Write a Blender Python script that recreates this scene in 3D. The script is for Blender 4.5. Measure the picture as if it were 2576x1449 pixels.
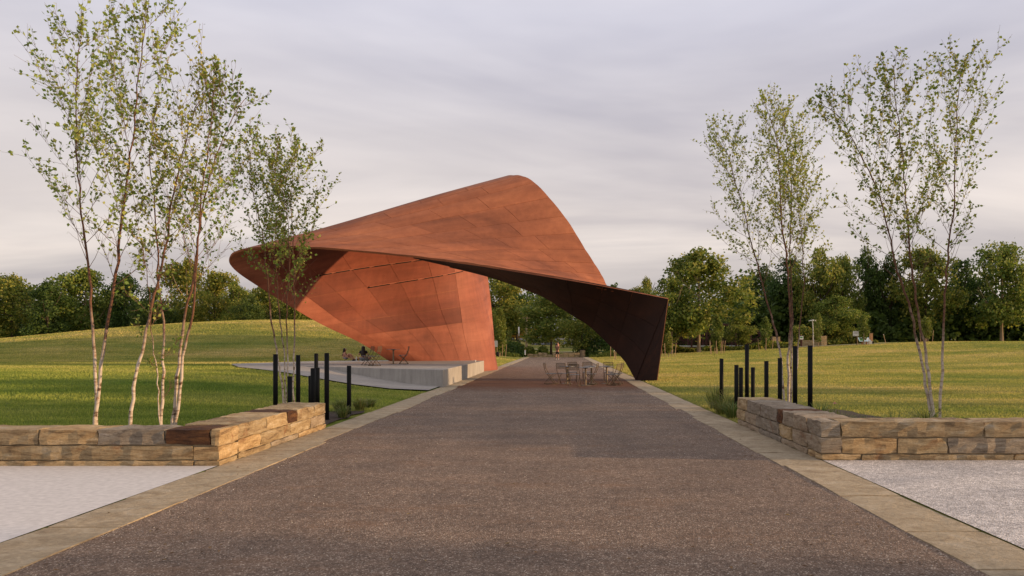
import bpy, bmesh, math, random
import numpy as np
from mathutils import Vector, Matrix, noise as mnoise
random.seed(7); rng = np.random.default_rng(7)
PI = math.pi
sc = bpy.context.scene
C = sc.collection
for o in list(bpy.data.objects): bpy.data.objects.remove(o)

# ------------------------------------------------------------ camera
EYE = 1.65
FP, VX, VY = 1900.0, 1408.0, 867.0        # focal length and vanishing point, in a 2576 px wide frame
cam = bpy.data.cameras.new('camera'); camo = bpy.data.objects.new('camera', cam); C.objects.link(camo)
camo.location = (0, 0, EYE); camo.rotation_euler = (PI/2, 0, 0)
cam.sensor_width = 36; cam.lens = 36*FP/2576
cam.shift_x = -(VX-1288)/2576; cam.shift_y = (VY-724.5)/2576
cam.clip_start = 0.1; cam.clip_end = 2000
sc.camera = camo
# ------------------------------------------------------------ light
SUN_EL, SUN_AZ = 9.0, 6.0                # low evening sun from the right, 6 degrees behind the camera's side
el, az = math.radians(SUN_EL), math.radians(SUN_AZ)
sdir = Vector((math.cos(az)*math.cos(el), -math.sin(az)*math.cos(el), math.sin(el)))
sun = bpy.data.lights.new('sun', 'SUN'); suno = bpy.data.objects.new('sun', sun); C.objects.link(suno)
sun.energy = 4.5; sun.angle = math.radians(0.6); sun.color = (1.0, 0.66, 0.36)
suno.rotation_euler = sdir.to_track_quat('Z', 'Y').to_euler(); suno.location = (30, -10, 20)
w = bpy.data.worlds.new('World'); sc.world = w; w.use_nodes = True
nt = w.node_tree; nt.nodes.clear()
def N(t, **k):
    n = nt.nodes.new(t)
    for a, b in k.items(): setattr(n, a, b)
    return n
out = N('ShaderNodeOutputWorld'); bg = N('ShaderNodeBackground'); nt.links.new(bg.outputs[0], out.inputs[0])
sky = N('ShaderNodeTexSky', sky_type='NISHITA', sun_disc=False)
sky.sun_elevation = el; sky.sun_rotation = math.radians(90+SUN_AZ)
tc = N('ShaderNodeTexCoord'); sep = N('ShaderNodeSeparateXYZ'); nt.links.new(tc.outputs['Generated'], sep.inputs[0])
def wm(op, a, b=None, c=None):
    n = N('ShaderNodeMath', operation=op)
    for i, v in enumerate((a, b, c)):
        if v is None: continue
        if isinstance(v, (int, float)): n.inputs[i].default_value = v
        else: nt.links.new(v, n.inputs[i])
    return n.outputs[0]
zc = wm('MAXIMUM', sep.outputs['Z'], 0.0)
den = wm('ADD', zc, 0.16)
cx = wm('DIVIDE', sep.outputs['X'], den); cy = wm('DIVIDE', sep.outputs['Y'], den)
cmb = N('ShaderNodeCombineXYZ'); nt.links.new(cx, cmb.inputs[0]); nt.links.new(cy, cmb.inputs[1])
mp = N('ShaderNodeMapping'); mp.inputs['Rotation'].default_value = (0, 0, math.radians(14)); mp.inputs['Scale'].default_value = (0.46, 0.9, 1); mp.inputs['Location'].default_value = (1.3, 0.35, 0)
nt.links.new(cmb.outputs[0], mp.inputs[0])
n1 = N('ShaderNodeTexNoise'); n1.inputs['Scale'].default_value = 0.8; n1.inputs['Detail'].default_value = 5; n1.inputs['Roughness'].default_value = 0.5; n1.inputs['Distortion'].default_value = 1.0
nt.links.new(mp.outputs[0], n1.inputs['Vector'])
n2 = N('ShaderNodeTexNoise'); n2.inputs['Scale'].default_value = 2.6; n2.inputs['Detail'].default_value = 6; n2.inputs['Roughness'].default_value = 0.55; n2.inputs['Distortion'].default_value = 0.3
nt.links.new(mp.outputs[0], n2.inputs['Vector'])
def ramp(tree, stops):
    r = tree.nodes.new('ShaderNodeValToRGB'); e = r.color_ramp.elements
    e[0].position, e[0].color = stops[0][0], (*stops[0][1], 1)
    e[1].position, e[1].color = stops[-1][0], (*stops[-1][1], 1)
    for p, c in stops[1:-1]:
        x = e.new(p); x.color = (*c, 1)
    return r
base = ramp(nt, [(0.0, (.47,.435,.445)), (0.07, (.54,.485,.465)), (0.16, (.63,.565,.54)), (0.26, (.61,.565,.57)), (0.40, (.60,.585,.65)), (0.7, (.62,.59,.62))])
nt.links.new(zc, base.inputs[0])
cl = ramp(nt, [(0.36, (.76,.77,.82)), (0.5, (1.0,1.0,1.0)), (0.62, (1.22,1.20,1.16))]); nt.links.new(n1.outputs[0], cl.inputs[0])
cl2 = ramp(nt, [(0.35, (.955,.955,.96)), (0.65, (1.05,1.05,1.045))]); nt.links.new(n2.outputs[0], cl2.inputs[0])
def wmix(mode, f, a, b):
    n = N('ShaderNodeMix', data_type='RGBA', blend_type=mode); n.inputs[0].default_value = f
    nt.links.new(a, n.inputs[6]); nt.links.new(b, n.inputs[7]); return n.outputs[2]
c = wmix('MULTIPLY', 1, wmix('MULTIPLY', 1, base.outputs[0], cl.outputs[0]), cl2.outputs[0])
sc10 = N('ShaderNodeVectorMath', operation='SCALE'); nt.links.new(c, sc10.inputs[0]); sc10.inputs[3].default_value = 10.0
nt.links.new(wmix('MIX', 0.95, sky.outputs[0], sc10.outputs[0]), bg.inputs[0])
bg.inputs[1].default_value = 0.109
sc.view_settings.view_transform = 'Standard'; sc.view_settings.look = 'None'
sc.view_settings.exposure = 0.2; sc.view_settings.gamma = 1; sc.view_settings.use_curve_mapping = False

# ------------------------------------------------------------ helpers
def at(px, py, Y):                         # a point of the place at distance Y
    return Vector(((px-VX)/FP*Y, Y, EYE-(py-VY)/FP*Y))
def smooth(a, b, x):
    t = min(1, max(0, (x-a)/(b-a))); return t*t*(3-2*t)
def put(o, **k):
    for a, b in k.items():
        if b is not None: o[a] = b
    return o
def thing(name, label, cat, loc=(0,0,0), rz=0.0, group=None):
    o = bpy.data.objects.new(name, None); C.objects.link(o); o.empty_display_size = .2
    o.location = loc; o.rotation_euler = (0,0,rz)
    return put(o, label=label, category=cat, group=group)
def mk(name, V, F, mat, parent=None, smooth_=False, **props):
    me = bpy.data.meshes.new(name); me.from_pydata([tuple(v) for v in V], [], F); me.materials.append(mat)
    if smooth_: me.polygons.foreach_set('use_smooth', [True]*len(me.polygons))
    me.update()
    o = bpy.data.objects.new(name, me); C.objects.link(o)
    if parent: o.parent = parent
    return put(o, **props)
def mknp(name, V, nper, mat, parent=None, **props):
    """mesh of equal polygons: V is (n*nper,3)"""
    n = len(V)//nper
    me = bpy.data.meshes.new(name); me.vertices.add(len(V)); me.vertices.foreach_set('co', V.astype(np.float32).ravel())
    me.loops.add(len(V)); me.loops.foreach_set('vertex_index', np.arange(len(V), dtype=np.int32))
    me.polygons.add(n); me.polygons.foreach_set('loop_start', np.arange(0, len(V), nper, dtype=np.int32))
    me.update(calc_edges=True); me.materials.append(mat)
    o = bpy.data.objects.new(name, me); C.objects.link(o)
    if parent: o.parent = parent
    return put(o, **props)
class G:
    def __init__(s): s.V, s.F = [], []
    def add(s, V, F):
        k = len(s.V); s.V += [tuple(v) for v in V]; s.F += [tuple(i+k for i in f) for f in F]; return s
    def box(s, x0,x1,y0,y1,z0,z1, M=None):
        V = [Vector(p) for p in ((x0,y0,z0),(x1,y0,z0),(x1,y1,z0),(x0,y1,z0),(x0,y0,z1),(x1,y0,z1),(x1,y1,z1),(x0,y1,z1))]
        if M: V = [M@v for v in V]
        return s.add(V, [(0,3,2,1),(4,5,6,7),(0,1,5,4),(1,2,6,5),(2,3,7,6),(3,0,4,7)])
    def tube(s, pts, r, n=8, cap=True):
        pts = [Vector(p) for p in pts]; m = len(pts)
        if isinstance(r, (int,float)): r = [r]*m
        V = []; ref = Vector((0.3,0.9,0.1)).normalized()
        for i, p in enumerate(pts):
            d = (pts[min(i+1,m-1)]-pts[max(i-1,0)]).normalized()
            a = d.cross(ref)
            if a.length < 1e-3: a = d.cross(Vector((1,0,0)))
            a.normalize(); b = d.cross(a)
            for k in range(n):
                t = 2*PI*k/n; V.append(p+(a*math.cos(t)+b*math.sin(t))*r[i])
        F = [(i*n+k, i*n+(k+1)%n, (i+1)*n+(k+1)%n, (i+1)*n+k) for i in range(m-1) for k in range(n)]
        if cap: F += [tuple(range(n))[::-1], tuple((m-1)*n+k for k in range(n))]
        return s.add(V, F)
    def cyl(s, x, y, z0, z1, r, n=16, r1=None):
        return s.tube([(x,y,z0),(x,y,z1)], [r, r if r1 is None else r1], n)
    def prism(s, poly, z0, z1):
        n = len(poly)
        return s.add([(x,y,z0) for x,y in poly]+[(x,y,z1) for x,y in poly],
                     [tuple(range(n))[::-1], tuple(range(n,2*n))]+[(i,(i+1)%n,n+(i+1)%n,n+i) for i in range(n)])
    def mesh(s, name, mat, parent=None, smooth_=False, **p): return mk(name, s.V, s.F, mat, parent, smooth_, **p)
def copy_thing(src, loc, rz, label):
    r = src.copy(); C.objects.link(r); r.location = loc; r.rotation_euler = (0,0,rz); r['label'] = label
    for ch in src.children:
        c = ch.copy(); C.objects.link(c); c.parent = r
        for g in ch.children:
            d = g.copy(); C.objects.link(d); d.parent = c
    return r
def bevel(o, wd=.01, seg=1):
    m = o.modifiers.new('bevel', 'BEVEL'); m.width = wd; m.segments = seg; m.limit_method = 'ANGLE'; return o

# ------------------------------------------------------------ materials
class MB:
    def __init__(s, name):
        s.m = bpy.data.materials.new(name); s.m.use_nodes = True; s.t = s.m.node_tree
        s.b = s.t.nodes['Principled BSDF']; s.b.inputs['Roughness'].default_value = .8
        s.b.inputs['Specular IOR Level'].default_value = .3
        s.tc = s.t.nodes.new('ShaderNodeTexCoord'); s.src = s.tc.outputs['Object']
    def L(s, a, b): s.t.links.new(a, b)
    def map(s, scale=(1,1,1), rot=(0,0,0)):
        n = s.t.nodes.new('ShaderNodeMapping'); n.inputs['Scale'].default_value = scale; n.inputs['Rotation'].default_value = rot
        s.L(s.src, n.inputs[0]); return n.outputs[0]
    def noise(s, scale, detail=4, rough=.55, vec=None, dist=0):
        n = s.t.nodes.new('ShaderNodeTexNoise'); n.inputs['Scale'].default_value = scale; n.inputs['Detail'].default_value = detail
        n.inputs['Roughness'].default_value = rough; n.inputs['Distortion'].default_value = dist
        s.L(vec or s.src, n.inputs['Vector']); return n.outputs[0]
    def voro(s, scale, out='Color', vec=None, feature='F1'):
        n = s.t.nodes.new('ShaderNodeTexVoronoi'); n.feature = feature; n.inputs['Scale'].default_value = scale
        s.L(vec or s.src, n.inputs['Vector']); return n.outputs[out]
    def ramp(s, fac, stops):
        r = ramp(s.t, stops); s.L(fac, r.inputs[0]); return r.outputs[0]
    def mix(s, f, a, b, mode='MIX'):
        n = s.t.nodes.new('ShaderNodeMix'); n.data_type = 'RGBA'; n.blend_type = mode
        for i, v in ((0, f), (6, a), (7, b)):
            if isinstance(v, (int,float)): n.inputs[i].default_value = v
            elif isinstance(v, tuple): n.inputs[i].default_value = (*v, 1)
            else: s.L(v, n.inputs[i])
        return n.outputs[2]
    def sepz(s, ax='Z', vec=None):
        n = s.t.nodes.new('ShaderNodeSeparateXYZ'); s.L(vec or s.src, n.inputs[0]); return n.outputs[ax]
    def math(s, op, a, b=0.0):
        n = s.t.nodes.new('ShaderNodeMath'); n.operation = op
        for i, v in enumerate((a, b)):
            if isinstance(v, (int,float)): n.inputs[i].default_value = v
            else: s.L(v, n.inputs[i])
        return n.outputs[0]
    def rand(s):
        return s.t.nodes.new('ShaderNodeObjectInfo').outputs['Random']
    def col(s, v):
        if isinstance(v, tuple): s.b.inputs['Base Color'].default_value = (*v, 1)
        else: s.L(v, s.b.inputs['Base Color'])
        return s
    def bump(s, h, strength=.3, dist=.02):
        n = s.t.nodes.new('ShaderNodeBump'); n.inputs['Strength'].default_value = strength; n.inputs['Distance'].default_value = dist
        s.L(h, n.inputs['Height']); s.L(n.outputs[0], s.b.inputs['Normal']); return s
    def rough(s, v): s.b.inputs['Roughness'].default_value = v; return s
    def metal(s, v): s.b.inputs['Metallic'].default_value = v; return s
def plain(name, c, rough=.7, metal=0, var=.15):
    m = MB(name); n = m.noise(14, 3)
    m.col(m.mix(m.ramp(n, [(.3,(0,0,0)),(.7,(1,1,1))]), tuple(x*(1-var) for x in c), tuple(min(1,x*(1+var)) for x in c))).rough(rough).metal(metal)
    return m.m
def leafmat(name, cols, trans=.35, scale=.6):
    m = MB(name)
    g = m.t.nodes.new('ShaderNodeNewGeometry')
    f = g.outputs['Random Per Island']
    c = m.ramp(f, [(i/(len(cols)-1), c) for i, c in enumerate(cols)])
    n = m.noise(scale, 3)
    c = m.mix(1.0, c, m.ramp(n, [(.3,(.68,.70,.62)),(.7,(1.25,1.2,1.1))]), 'MULTIPLY')
    oi = m.rand(); c = m.mix(1.0, c, m.ramp(oi, [(0,(.82,.92,.85)),(1,(1.22,1.08,.95))]), 'MULTIPLY')
    m.col(c).rough(.6)
    tr = m.t.nodes.new('ShaderNodeBsdfTranslucent'); m.L(c, tr.inputs[0])
    mx = m.t.nodes.new('ShaderNodeMixShader'); mx.inputs[0].default_value = trans
    o = m.t.nodes['Material Output']
    m.L(m.b.outputs[0], mx.inputs[1]); m.L(tr.outputs[0], mx.inputs[2]); m.L(mx.outputs[0], o.inputs[0])
    return m.m

def corten(name, a, b, c, seed=0):
    m = MB(name)
    v = m.map((.30,.45,.9), (0,.2,.1+seed))
    uvs = m.tc.outputs['UV']
    def um(sx, sy):
        n = m.t.nodes.new('ShaderNodeMapping'); n.inputs['Scale'].default_value = (sx, sy, 1); n.inputs['Location'].default_value = (seed*3, seed*7, 0); m.L(uvs, n.inputs[0]); return n.outputs[0]
    big = m.noise(1.0, 6, .58, um(.16,.42), .5); st = m.noise(1.0, 6, .6, um(.22,2.6), .35); fine = m.noise(14, 5, .7)
    drip = m.noise(1.0, 4, .6, m.map((3.2,3.2,.35)))
    k = m.ramp(big, [(.30, a), (.5, b), (.70, c)])
    k = m.mix(1, k, m.ramp(st, [(.3,(.86,.84,.82)),(.7,(1.12,1.13,1.14))]), 'MULTIPLY')
    k = m.mix(1, k, m.ramp(fine, [(.3,(.93,.93,.93)),(.7,(1.06,1.06,1.06))]), 'MULTIPLY')
    k = m.mix(1, k, m.ramp(drip, [(.35,(.90,.89,.88)),(.7,(1.07,1.08,1.09))]), 'MULTIPLY')
    k = m.mix(1, k, m.ramp(m.rand(), [(0,(.86,.85,.84)),(1,(1.09,1.10,1.10))]), 'MULTIPLY')
    m.col(k).rough(.72); m.b.inputs['Specular IOR Level'].default_value = .35
    m.bump(m.noise(1.6, 3, .5), .15, .05)
    return m.m
M_out = corten('weathering_steel_outer', (.21,.068,.031), (.33,.107,.045), (.44,.155,.064))
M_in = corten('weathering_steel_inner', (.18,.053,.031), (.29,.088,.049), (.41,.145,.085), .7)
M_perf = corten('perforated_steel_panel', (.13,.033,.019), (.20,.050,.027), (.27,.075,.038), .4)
M_shaded = corten('weathering_steel_shaded', (.018,.006,.004), (.028,.009,.005), (.042,.013,.006), 1.3)  # same steel, with the shade of soffit and foot put into its colour

def grassmat():
    m = MB('lawn')
    big = m.noise(.13, 5, .6, m.map((.6,1.5,1))); mid = m.noise(1.4, 5, .65, m.map((.35,1,1))); fi = m.noise(28, 4, .8)
    k = m.ramp(big, [(.32,(.15,.20,.048)), (.5,(.28,.275,.075)), (.68,(.41,.34,.13))])
    k = m.mix(1, k, m.ramp(mid, [(.3,(.68,.76,.62)),(.7,(1.28,1.2,1.2))]), 'MULTIPLY')
    k = m.mix(1, k, m.ramp(fi, [(.25,(.5,.55,.5)),(.75,(1.45,1.4,1.4))]), 'MULTIPLY')
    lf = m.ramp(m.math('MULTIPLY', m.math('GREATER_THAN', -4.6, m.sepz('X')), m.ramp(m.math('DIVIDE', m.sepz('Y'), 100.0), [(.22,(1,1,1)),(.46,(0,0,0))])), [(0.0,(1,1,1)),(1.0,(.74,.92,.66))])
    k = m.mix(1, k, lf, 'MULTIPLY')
    m.col(k).rough(.95); m.b.inputs['Specular IOR Level'].default_value = .05
    m.bump(m.noise(9, 6, .8), 1.0, .12)
    return m.m
M_lawn = grassmat()
def blademat():
    m = MB('grass_blades')
    big = m.noise(.13, 5, .6, m.map((.6,1.5,1))); mid = m.noise(1.4, 5, .65, m.map((.35,1,1)))
    k = m.ramp(big, [(.32,(.22,.28,.065)), (.5,(.41,.39,.11)), (.68,(.60,.49,.21))])
    k = m.mix(1, k, m.ramp(mid, [(.3,(.7,.78,.62)),(.7,(1.25,1.18,1.2))]), 'MULTIPLY')
    g = m.t.nodes.new('ShaderNodeNewGeometry')
    k = m.mix(1, k, m.ramp(g.outputs['Random Per Island'], [(0,(.75,.8,.7)),(.8,(1.15,1.12,1.1)),(1,(1.5,1.3,1.2))]), 'MULTIPLY')
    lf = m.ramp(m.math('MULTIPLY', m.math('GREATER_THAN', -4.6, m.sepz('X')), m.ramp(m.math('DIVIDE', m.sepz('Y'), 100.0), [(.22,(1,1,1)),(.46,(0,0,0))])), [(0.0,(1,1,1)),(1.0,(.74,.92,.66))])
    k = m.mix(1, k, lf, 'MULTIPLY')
    m.col(k).rough(.7)
    tr = m.t.nodes.new('ShaderNodeBsdfTranslucent'); m.L(k, tr.inputs[0])
    mx = m.t.nodes.new('ShaderNodeMixShader'); mx.inputs[0].default_value = .4
    m.L(m.b.outputs[0], mx.inputs[1]); m.L(tr.outputs[0], mx.inputs[2]); m.L(mx.outputs[0], m.t.nodes['Material Output'].inputs[0])
    return m.m
M_blade = blademat()
def gravelmat(name, dark, mid, light, spec, warm=True, rust=False):
    m = MB(name)
    v = m.voro(95); bw = m.t.nodes.new('ShaderNodeRGBToBW'); m.L(v, bw.inputs[0])
    k = m.ramp(bw.outputs[0], [(.15,dark),(.45,mid),(.75,light),(.86,spec)])
    v2 = m.voro(21); bw2 = m.t.nodes.new('ShaderNodeRGBToBW'); m.L(v2, bw2.inputs[0])
    k = m.mix(1, k, m.ramp(bw2.outputs[0], [(.2,(.82,.82,.82)),(.8,(1.17,1.17,1.17))]), 'MULTIPLY')
    k = m.mix(1, k, m.ramp(m.noise(1.1, 6, .65, m.map((.6,1.3,1))), [(.32,(.80,.80,.82)),(.68,(1.2,1.17,1.14))]), 'MULTIPLY')
    if warm:
        k = m.mix(m.ramp(m.noise(.8, 5, .7, m.map((.8,2.2,1))), [(.54,(0,0,0)),(.74,(.45,.45,.45))]), k, (.22,.115,.055))
    if rust:
        k = m.mix(1, k, m.ramp(m.noise(1.0, 4, .6, m.map((1.1,.10,1)), .3), [(.33,(.90,.90,.90)),(.67,(1.10,1.09,1.07))]), 'MULTIPLY')
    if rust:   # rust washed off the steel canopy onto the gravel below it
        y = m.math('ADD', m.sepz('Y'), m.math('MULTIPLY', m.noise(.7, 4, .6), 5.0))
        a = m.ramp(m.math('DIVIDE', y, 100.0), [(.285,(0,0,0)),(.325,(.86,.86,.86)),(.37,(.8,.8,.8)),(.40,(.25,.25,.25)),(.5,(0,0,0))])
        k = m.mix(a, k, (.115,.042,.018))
    m.col(k).rough(.9); m.bump(m.voro(75, 'Distance'), .7, .012)
    return m.m
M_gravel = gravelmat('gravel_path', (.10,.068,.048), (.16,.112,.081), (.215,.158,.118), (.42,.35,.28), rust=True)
M_white = gravelmat('white_gravel', (.26,.24,.225), (.46,.435,.41), (.62,.59,.56), (.80,.77,.74), False)
def stonemat(name, stops, band=True):
    m = MB(name)
    r = m.rand(); off = m.t.nodes.new('ShaderNodeVectorMath'); off.operation = 'ADD'; m.L(m.src, off.inputs[0])
    cb = m.t.nodes.new('ShaderNodeCombineXYZ'); m.L(m.math('MULTIPLY', r, 37.0), cb.inputs[0]); m.L(m.math('MULTIPLY', r, 11.0), cb.inputs[2]); m.L(cb.outputs[0], off.inputs[1])
    mpn = m.t.nodes.new('ShaderNodeMapping'); mpn.inputs['Scale'].default_value = (1.5,1.5,8) if band else (2.2,2.6,1); m.L(off.outputs[0], mpn.inputs[0])
    n = m.noise(1.6, 7, .62, mpn.outputs[0], .8)
    k = m.ramp(n, stops)
    k = m.mix(1, k, m.ramp(m.noise(24, 5, .7), [(.25,(.72,.72,.72)),(.75,(1.2,1.2,1.2))]), 'MULTIPLY')
    k = m.mix(1, k, m.ramp(r, [(0,(.80,.80,.82)),(.5,(1,1,1)),(1,(1.2,1.1,.98))] if band else [(0,(.92,.92,.93)),(1,(1.08,1.06,1.04))]), 'MULTIPLY')
    k = m.mix(m.ramp(m.noise(2.0, 5, .7, None, .5), [(.60,(0,0,0)),(.70,(.6,.6,.6))] if band else [(.64,(0,0,0)),(.8,(.35,.35,.35))]), k, (.20,.085,.035))
    if band:
        cr = m.noise(1.0, 5, .7, m.map((1.1,1.1,17)), .4)
        k = m.mix(1, k, m.ramp(cr, [(.435,(1,1,1)),(.45,(.6,.56,.52)),(.465,(1,1,1))]), 'MULTIPLY')
    m.col(k).rough(.9)
    m.bump(m.noise(5, 8, .7, mpn.outputs[0], .5), .9, .035)
    return m.m
M_stone = stonemat('sandstone', [(.28,(.15,.10,.055)),(.42,(.33,.235,.125)),(.56,(.44,.335,.19)),(.72,(.50,.42,.30))])
M_stoneb = stonemat('rust_brown_sandstone', [(.3,(.03,.014,.009)),(.5,(.085,.036,.016)),(.7,(.17,.08,.03))])
M_stoneg = stonemat('grey_sandstone', [(.28,(.15,.12,.09)),(.45,(.27,.22,.16)),(.6,(.34,.29,.22)),(.75,(.42,.38,.34))])
M_flag = stonemat('flagstone', [(.28,(.27,.21,.135)),(.45,(.36,.29,.19)),(.58,(.42,.345,.235)),(.72,(.46,.40,.30))], False)
M_mortar = plain('mortar', (.32,.25,.16), .95)
def concmat():
    m = MB('concrete'); 
    k = m.ramp(m.noise(.8, 6, .6), [(.3,(.29,.27,.245)),(.7,(.40,.375,.335))])
    k = m.mix(1, k, m.ramp(m.noise(2.5, 6, .7, m.map((3,3,.25))), [(.3,(.80,.80,.80)),(.7,(1.12,1.12,1.12))]), 'MULTIPLY')
    k = m.mix(1, k, m.ramp(m.noise(45, 4, .8), [(.25,(.85,.85,.85)),(.75,(1.12,1.12,1.12))]), 'MULTIPLY')
    m.col(k).rough(.85); m.bump(m.noise(30, 5, .7), .25, .01); return m.m
M_conc = concmat(); 
M_pale = plain('pale_concrete', (.60,.57,.54), .85, var=.12)
M_mulch = plain('mulch', (.05,.034,.024), .95, var=.6)
M_black = plain('black_painted_steel', (.008,.008,.008), .6)
M_chair = plain('dark_bronze_metal', (.11,.08,.05), .55, .3)
M_table = plain('table_bronze', (.20,.15,.095), .5, .3)
M_tabtop = plain('grey_table_top', (.16,.17,.19), .3, .4)
M_wood = plain('stake_wood', (.36,.24,.14), .85, var=.3)
M_asph = plain('asphalt', (.13,.13,.135), .9, var=.15)
M_bark = plain('dark_bark', (.07,.05,.035), .95, var=.4)
M_barkp = plain('pale_bark', (.30,.22,.14), .95, var=.4)
M_bridge = plain('bridge_red_brown_steel', (.07,.028,.022), .8)
M_skin = plain('skin', (.46,.24,.16), .55, var=.06)
M_hair = plain('dark_hair', (.018,.011,.008), .5)
M_cloth_k = plain('black_cloth', (.014,.012,.012), .9)
M_denim = plain('grey_denim', (.20,.21,.22), .9)
M_denimb = plain('blue_denim', (.07,.09,.13), .9)
M_brown = plain('brown_shirt', (.12,.07,.052), .9)
M_wht = plain('white_paint', (.72,.70,.66), .5)
M_pink = plain('pink_cloth', (.55,.25,.22), .9)
M_galv = plain('galvanised_metal', (.45,.45,.44), .45, .5)
M_amber = plain('tan_board', (.42,.22,.10), .8)
M_blue = plain('pale_blue_print', (.42,.55,.62), .6, var=.3)
M_black.node_tree.nodes['Principled BSDF'].inputs['Specular IOR Level'].default_value = .12
M_green = plain('green_print', (.10,.28,.12), .7)
M_glass = plain('dark_glass', (.03,.035,.04), .1)
M_lamp = plain('white_lamp_diffuser', (.78,.74,.68), .5)
L_birch = leafmat('birch_leaf', [(.22,.29,.06),(.32,.39,.09),(.43,.45,.12),(.50,.46,.15)], .35, 1.5)
L_birchg = leafmat('birch_leaf_green', [(.10,.18,.035),(.17,.27,.05),(.24,.31,.065),(.34,.34,.09)], .35, 1.5)
L_tree = leafmat('tree_leaf', [(.075,.125,.026),(.15,.21,.04),(.25,.285,.06),(.37,.34,.085)], .42, .25)
L_dark = leafmat('dark_leaf', [(.036,.07,.018),(.065,.115,.026),(.11,.165,.036)], .38, .25)
L_young = leafmat('young_leaf', [(.10,.16,.03),(.17,.22,.045),(.25,.25,.065)], .35, .8)
L_tuft = leafmat('tuft_leaf', [(.09,.15,.035),(.16,.21,.05),(.30,.26,.11)], .3, 2)
def birchbark():
    m = MB('birch_bark')
    z = m.sepz('Z')
    hor = m.noise(1.0, 4, .6, m.map((5,5,15)), .3); pat = m.noise(1.3, 4, .7, m.map((8,8,6)), 0)
    low = m.ramp(hor, [(.34,(.10,.055,.035)),(.42,(.34,.26,.19)),(.5,(.50,.42,.34)),(.8,(.58,.51,.44))])
    low = m.mix(m.ramp(pat, [(.58,(0,0,0)),(.68,(.8,.8,.8))]), low, (.30,.15,.08))
    hi = m.ramp(hor, [(.35,(.08,.038,.024)),(.65,(.17,.08,.045))])
    zf = m.math('ADD', m.math('DIVIDE', z, 10.0), m.math('MULTIPLY', m.math('SUBTRACT', m.noise(1.2, 2), .5), .2))
    m.col(m.mix(m.ramp(zf, [(.11,(0,0,0)),(.22,(1,1,1))]), low, hi)).rough(.8)
    m.bump(hor, .5, .01); return m.m
M_birch = birchbark()
M_twig = plain('twig_bark', (.13,.07,.045), .8, var=.25)

# ------------------------------------------------------------ ground
def hgt(X, Y):
    z = 0.0
    if X < -4.6:
        z = .62*smooth(0, 7.4, -4.6-X)*smooth(13, 29, Y)
        z += 3.5*math.exp(-((X+27)/19)**2*(.5 if X > -27 else .55) - ((Y-80)/26)**2*.5)*smooth(43, 66, Y)*smooth(0, 8, -8-X)
        if Y > 95: z = z + (z*.0)
        z += 1.0*smooth(-60, -110, -(-X)) if X < -60 else 0
    elif X > 3.7:
        z = min(2.0, max(0, .37+(X-12.9)*.047))*smooth(35, 90, Y)
    cf = smooth(-30, -15, X)*(1-smooth(12, 24, X))
    if Y > 101: z = z + cf*min(3.4, (Y-101)*.042)
    return z
def build_ground():
    xs = sorted(set([round(x,3) for x in np.concatenate([np.arange(-60,60,1.0), np.linspace(-700,-60,26), np.linspace(60,700,26)])] + [-4.62,-4.60,3.70,3.72]))
    ys = sorted(set([round(y,3) for y in np.concatenate([np.arange(-20,140,1.0), np.linspace(140,220,20), np.linspace(220,1600,20)])]))
    V = []
    for y in ys:
        for x in xs:
            z = hgt(x, y) + (.03*mnoise.noise(Vector((x*.25,y*.25,0))) if (abs(x+.45) > 6 and y > 11) else 0)
            if -4.61 < x < 3.71 and y <= 101: z = -.04
            V.append((x, y, z))
    n = len(xs)
    F = [(j*n+i, j*n+i+1, (j+1)*n+i+1, (j+1)*n+i) for j in range(len(ys)-1) for i in range(n-1)]
    return mk('lawn_ground', V, F, M_lawn, None, True, kind='structure', label='rolling green and straw coloured lawn with a low mound')
build_ground()
def sheet(name, x0,x1,y0,y1,z, mat, n=1):
    V, F = [], []
    return mk(name, [(x0,y0,z),(x1,y0,z),(x1,y1,z),(x0,y1,z)], [(0,1,2,3)], mat, None, False, kind='structure')
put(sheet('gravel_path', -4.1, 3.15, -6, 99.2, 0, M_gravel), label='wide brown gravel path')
put(mk('concrete_pavement', [(-30,-6,.012),(-4.63,-6,.012),(-4.63,10.22,.012),(-30,10.22,.012)], [(0,1,2,3)], M_pale, None, kind='structure'), label='pale concrete pavement in front of the left wall')
put(mk('white_gravel', [(3.73,-6,.012),(30,-6,.012),(30,10.75,.012),(3.73,10.75,.012)], [(0,1,2,3)], M_white, None, kind='structure'), label='white gravel in front of the right wall')
def loose_stones():
    n = 8000
    y = 4.5+ (rng.random(n)**1.6)*24; x = -3.9+rng.random(n)*6.85; ed_ = rng.random(n) < .35; x = np.where(ed_, np.where(rng.random(n) < .5, -3.95+np.abs(rng.normal(size=n))*.25-.12, 3.0-np.abs(rng.normal(size=n))*.25+.12), x)
    s = (.0024+.0036*rng.random(n)**2)*(1+y/26)
    V = np.zeros((n*4, 3)); 
    # small tetrahedra, three upper faces
    tri = []
    a = rng.random(n)*6.28
    P = [np.stack([x+s*np.cos(a+k*2.094)*(1+.4*rng.random(n)), y+s*np.sin(a+k*2.094), np.full(n,.001)], 1) for k in range(3)]
    T = np.stack([x+s*.3, y, s*1.1+.001], 1)
    out = []
    for k in range(3): out.append(np.stack([P[k], P[(k+1)%3], T], 1))
    V = np.concatenate(out, 1).reshape(-1, 3)
    mm = MB('loose_stone'); g = mm.t.nodes.new('ShaderNodeNewGeometry')
    mm.col(mm.ramp(mm.voro(30), [(.2,(.12,.09,.07)),(.6,(.36,.31,.26)),(.9,(.62,.58,.52))]))
    mknp('loose_stones', V, 3, mm.m, None, kind='stuff', label='small pale stones scattered on the gravel path', category='stones')
loose_stones()
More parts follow.
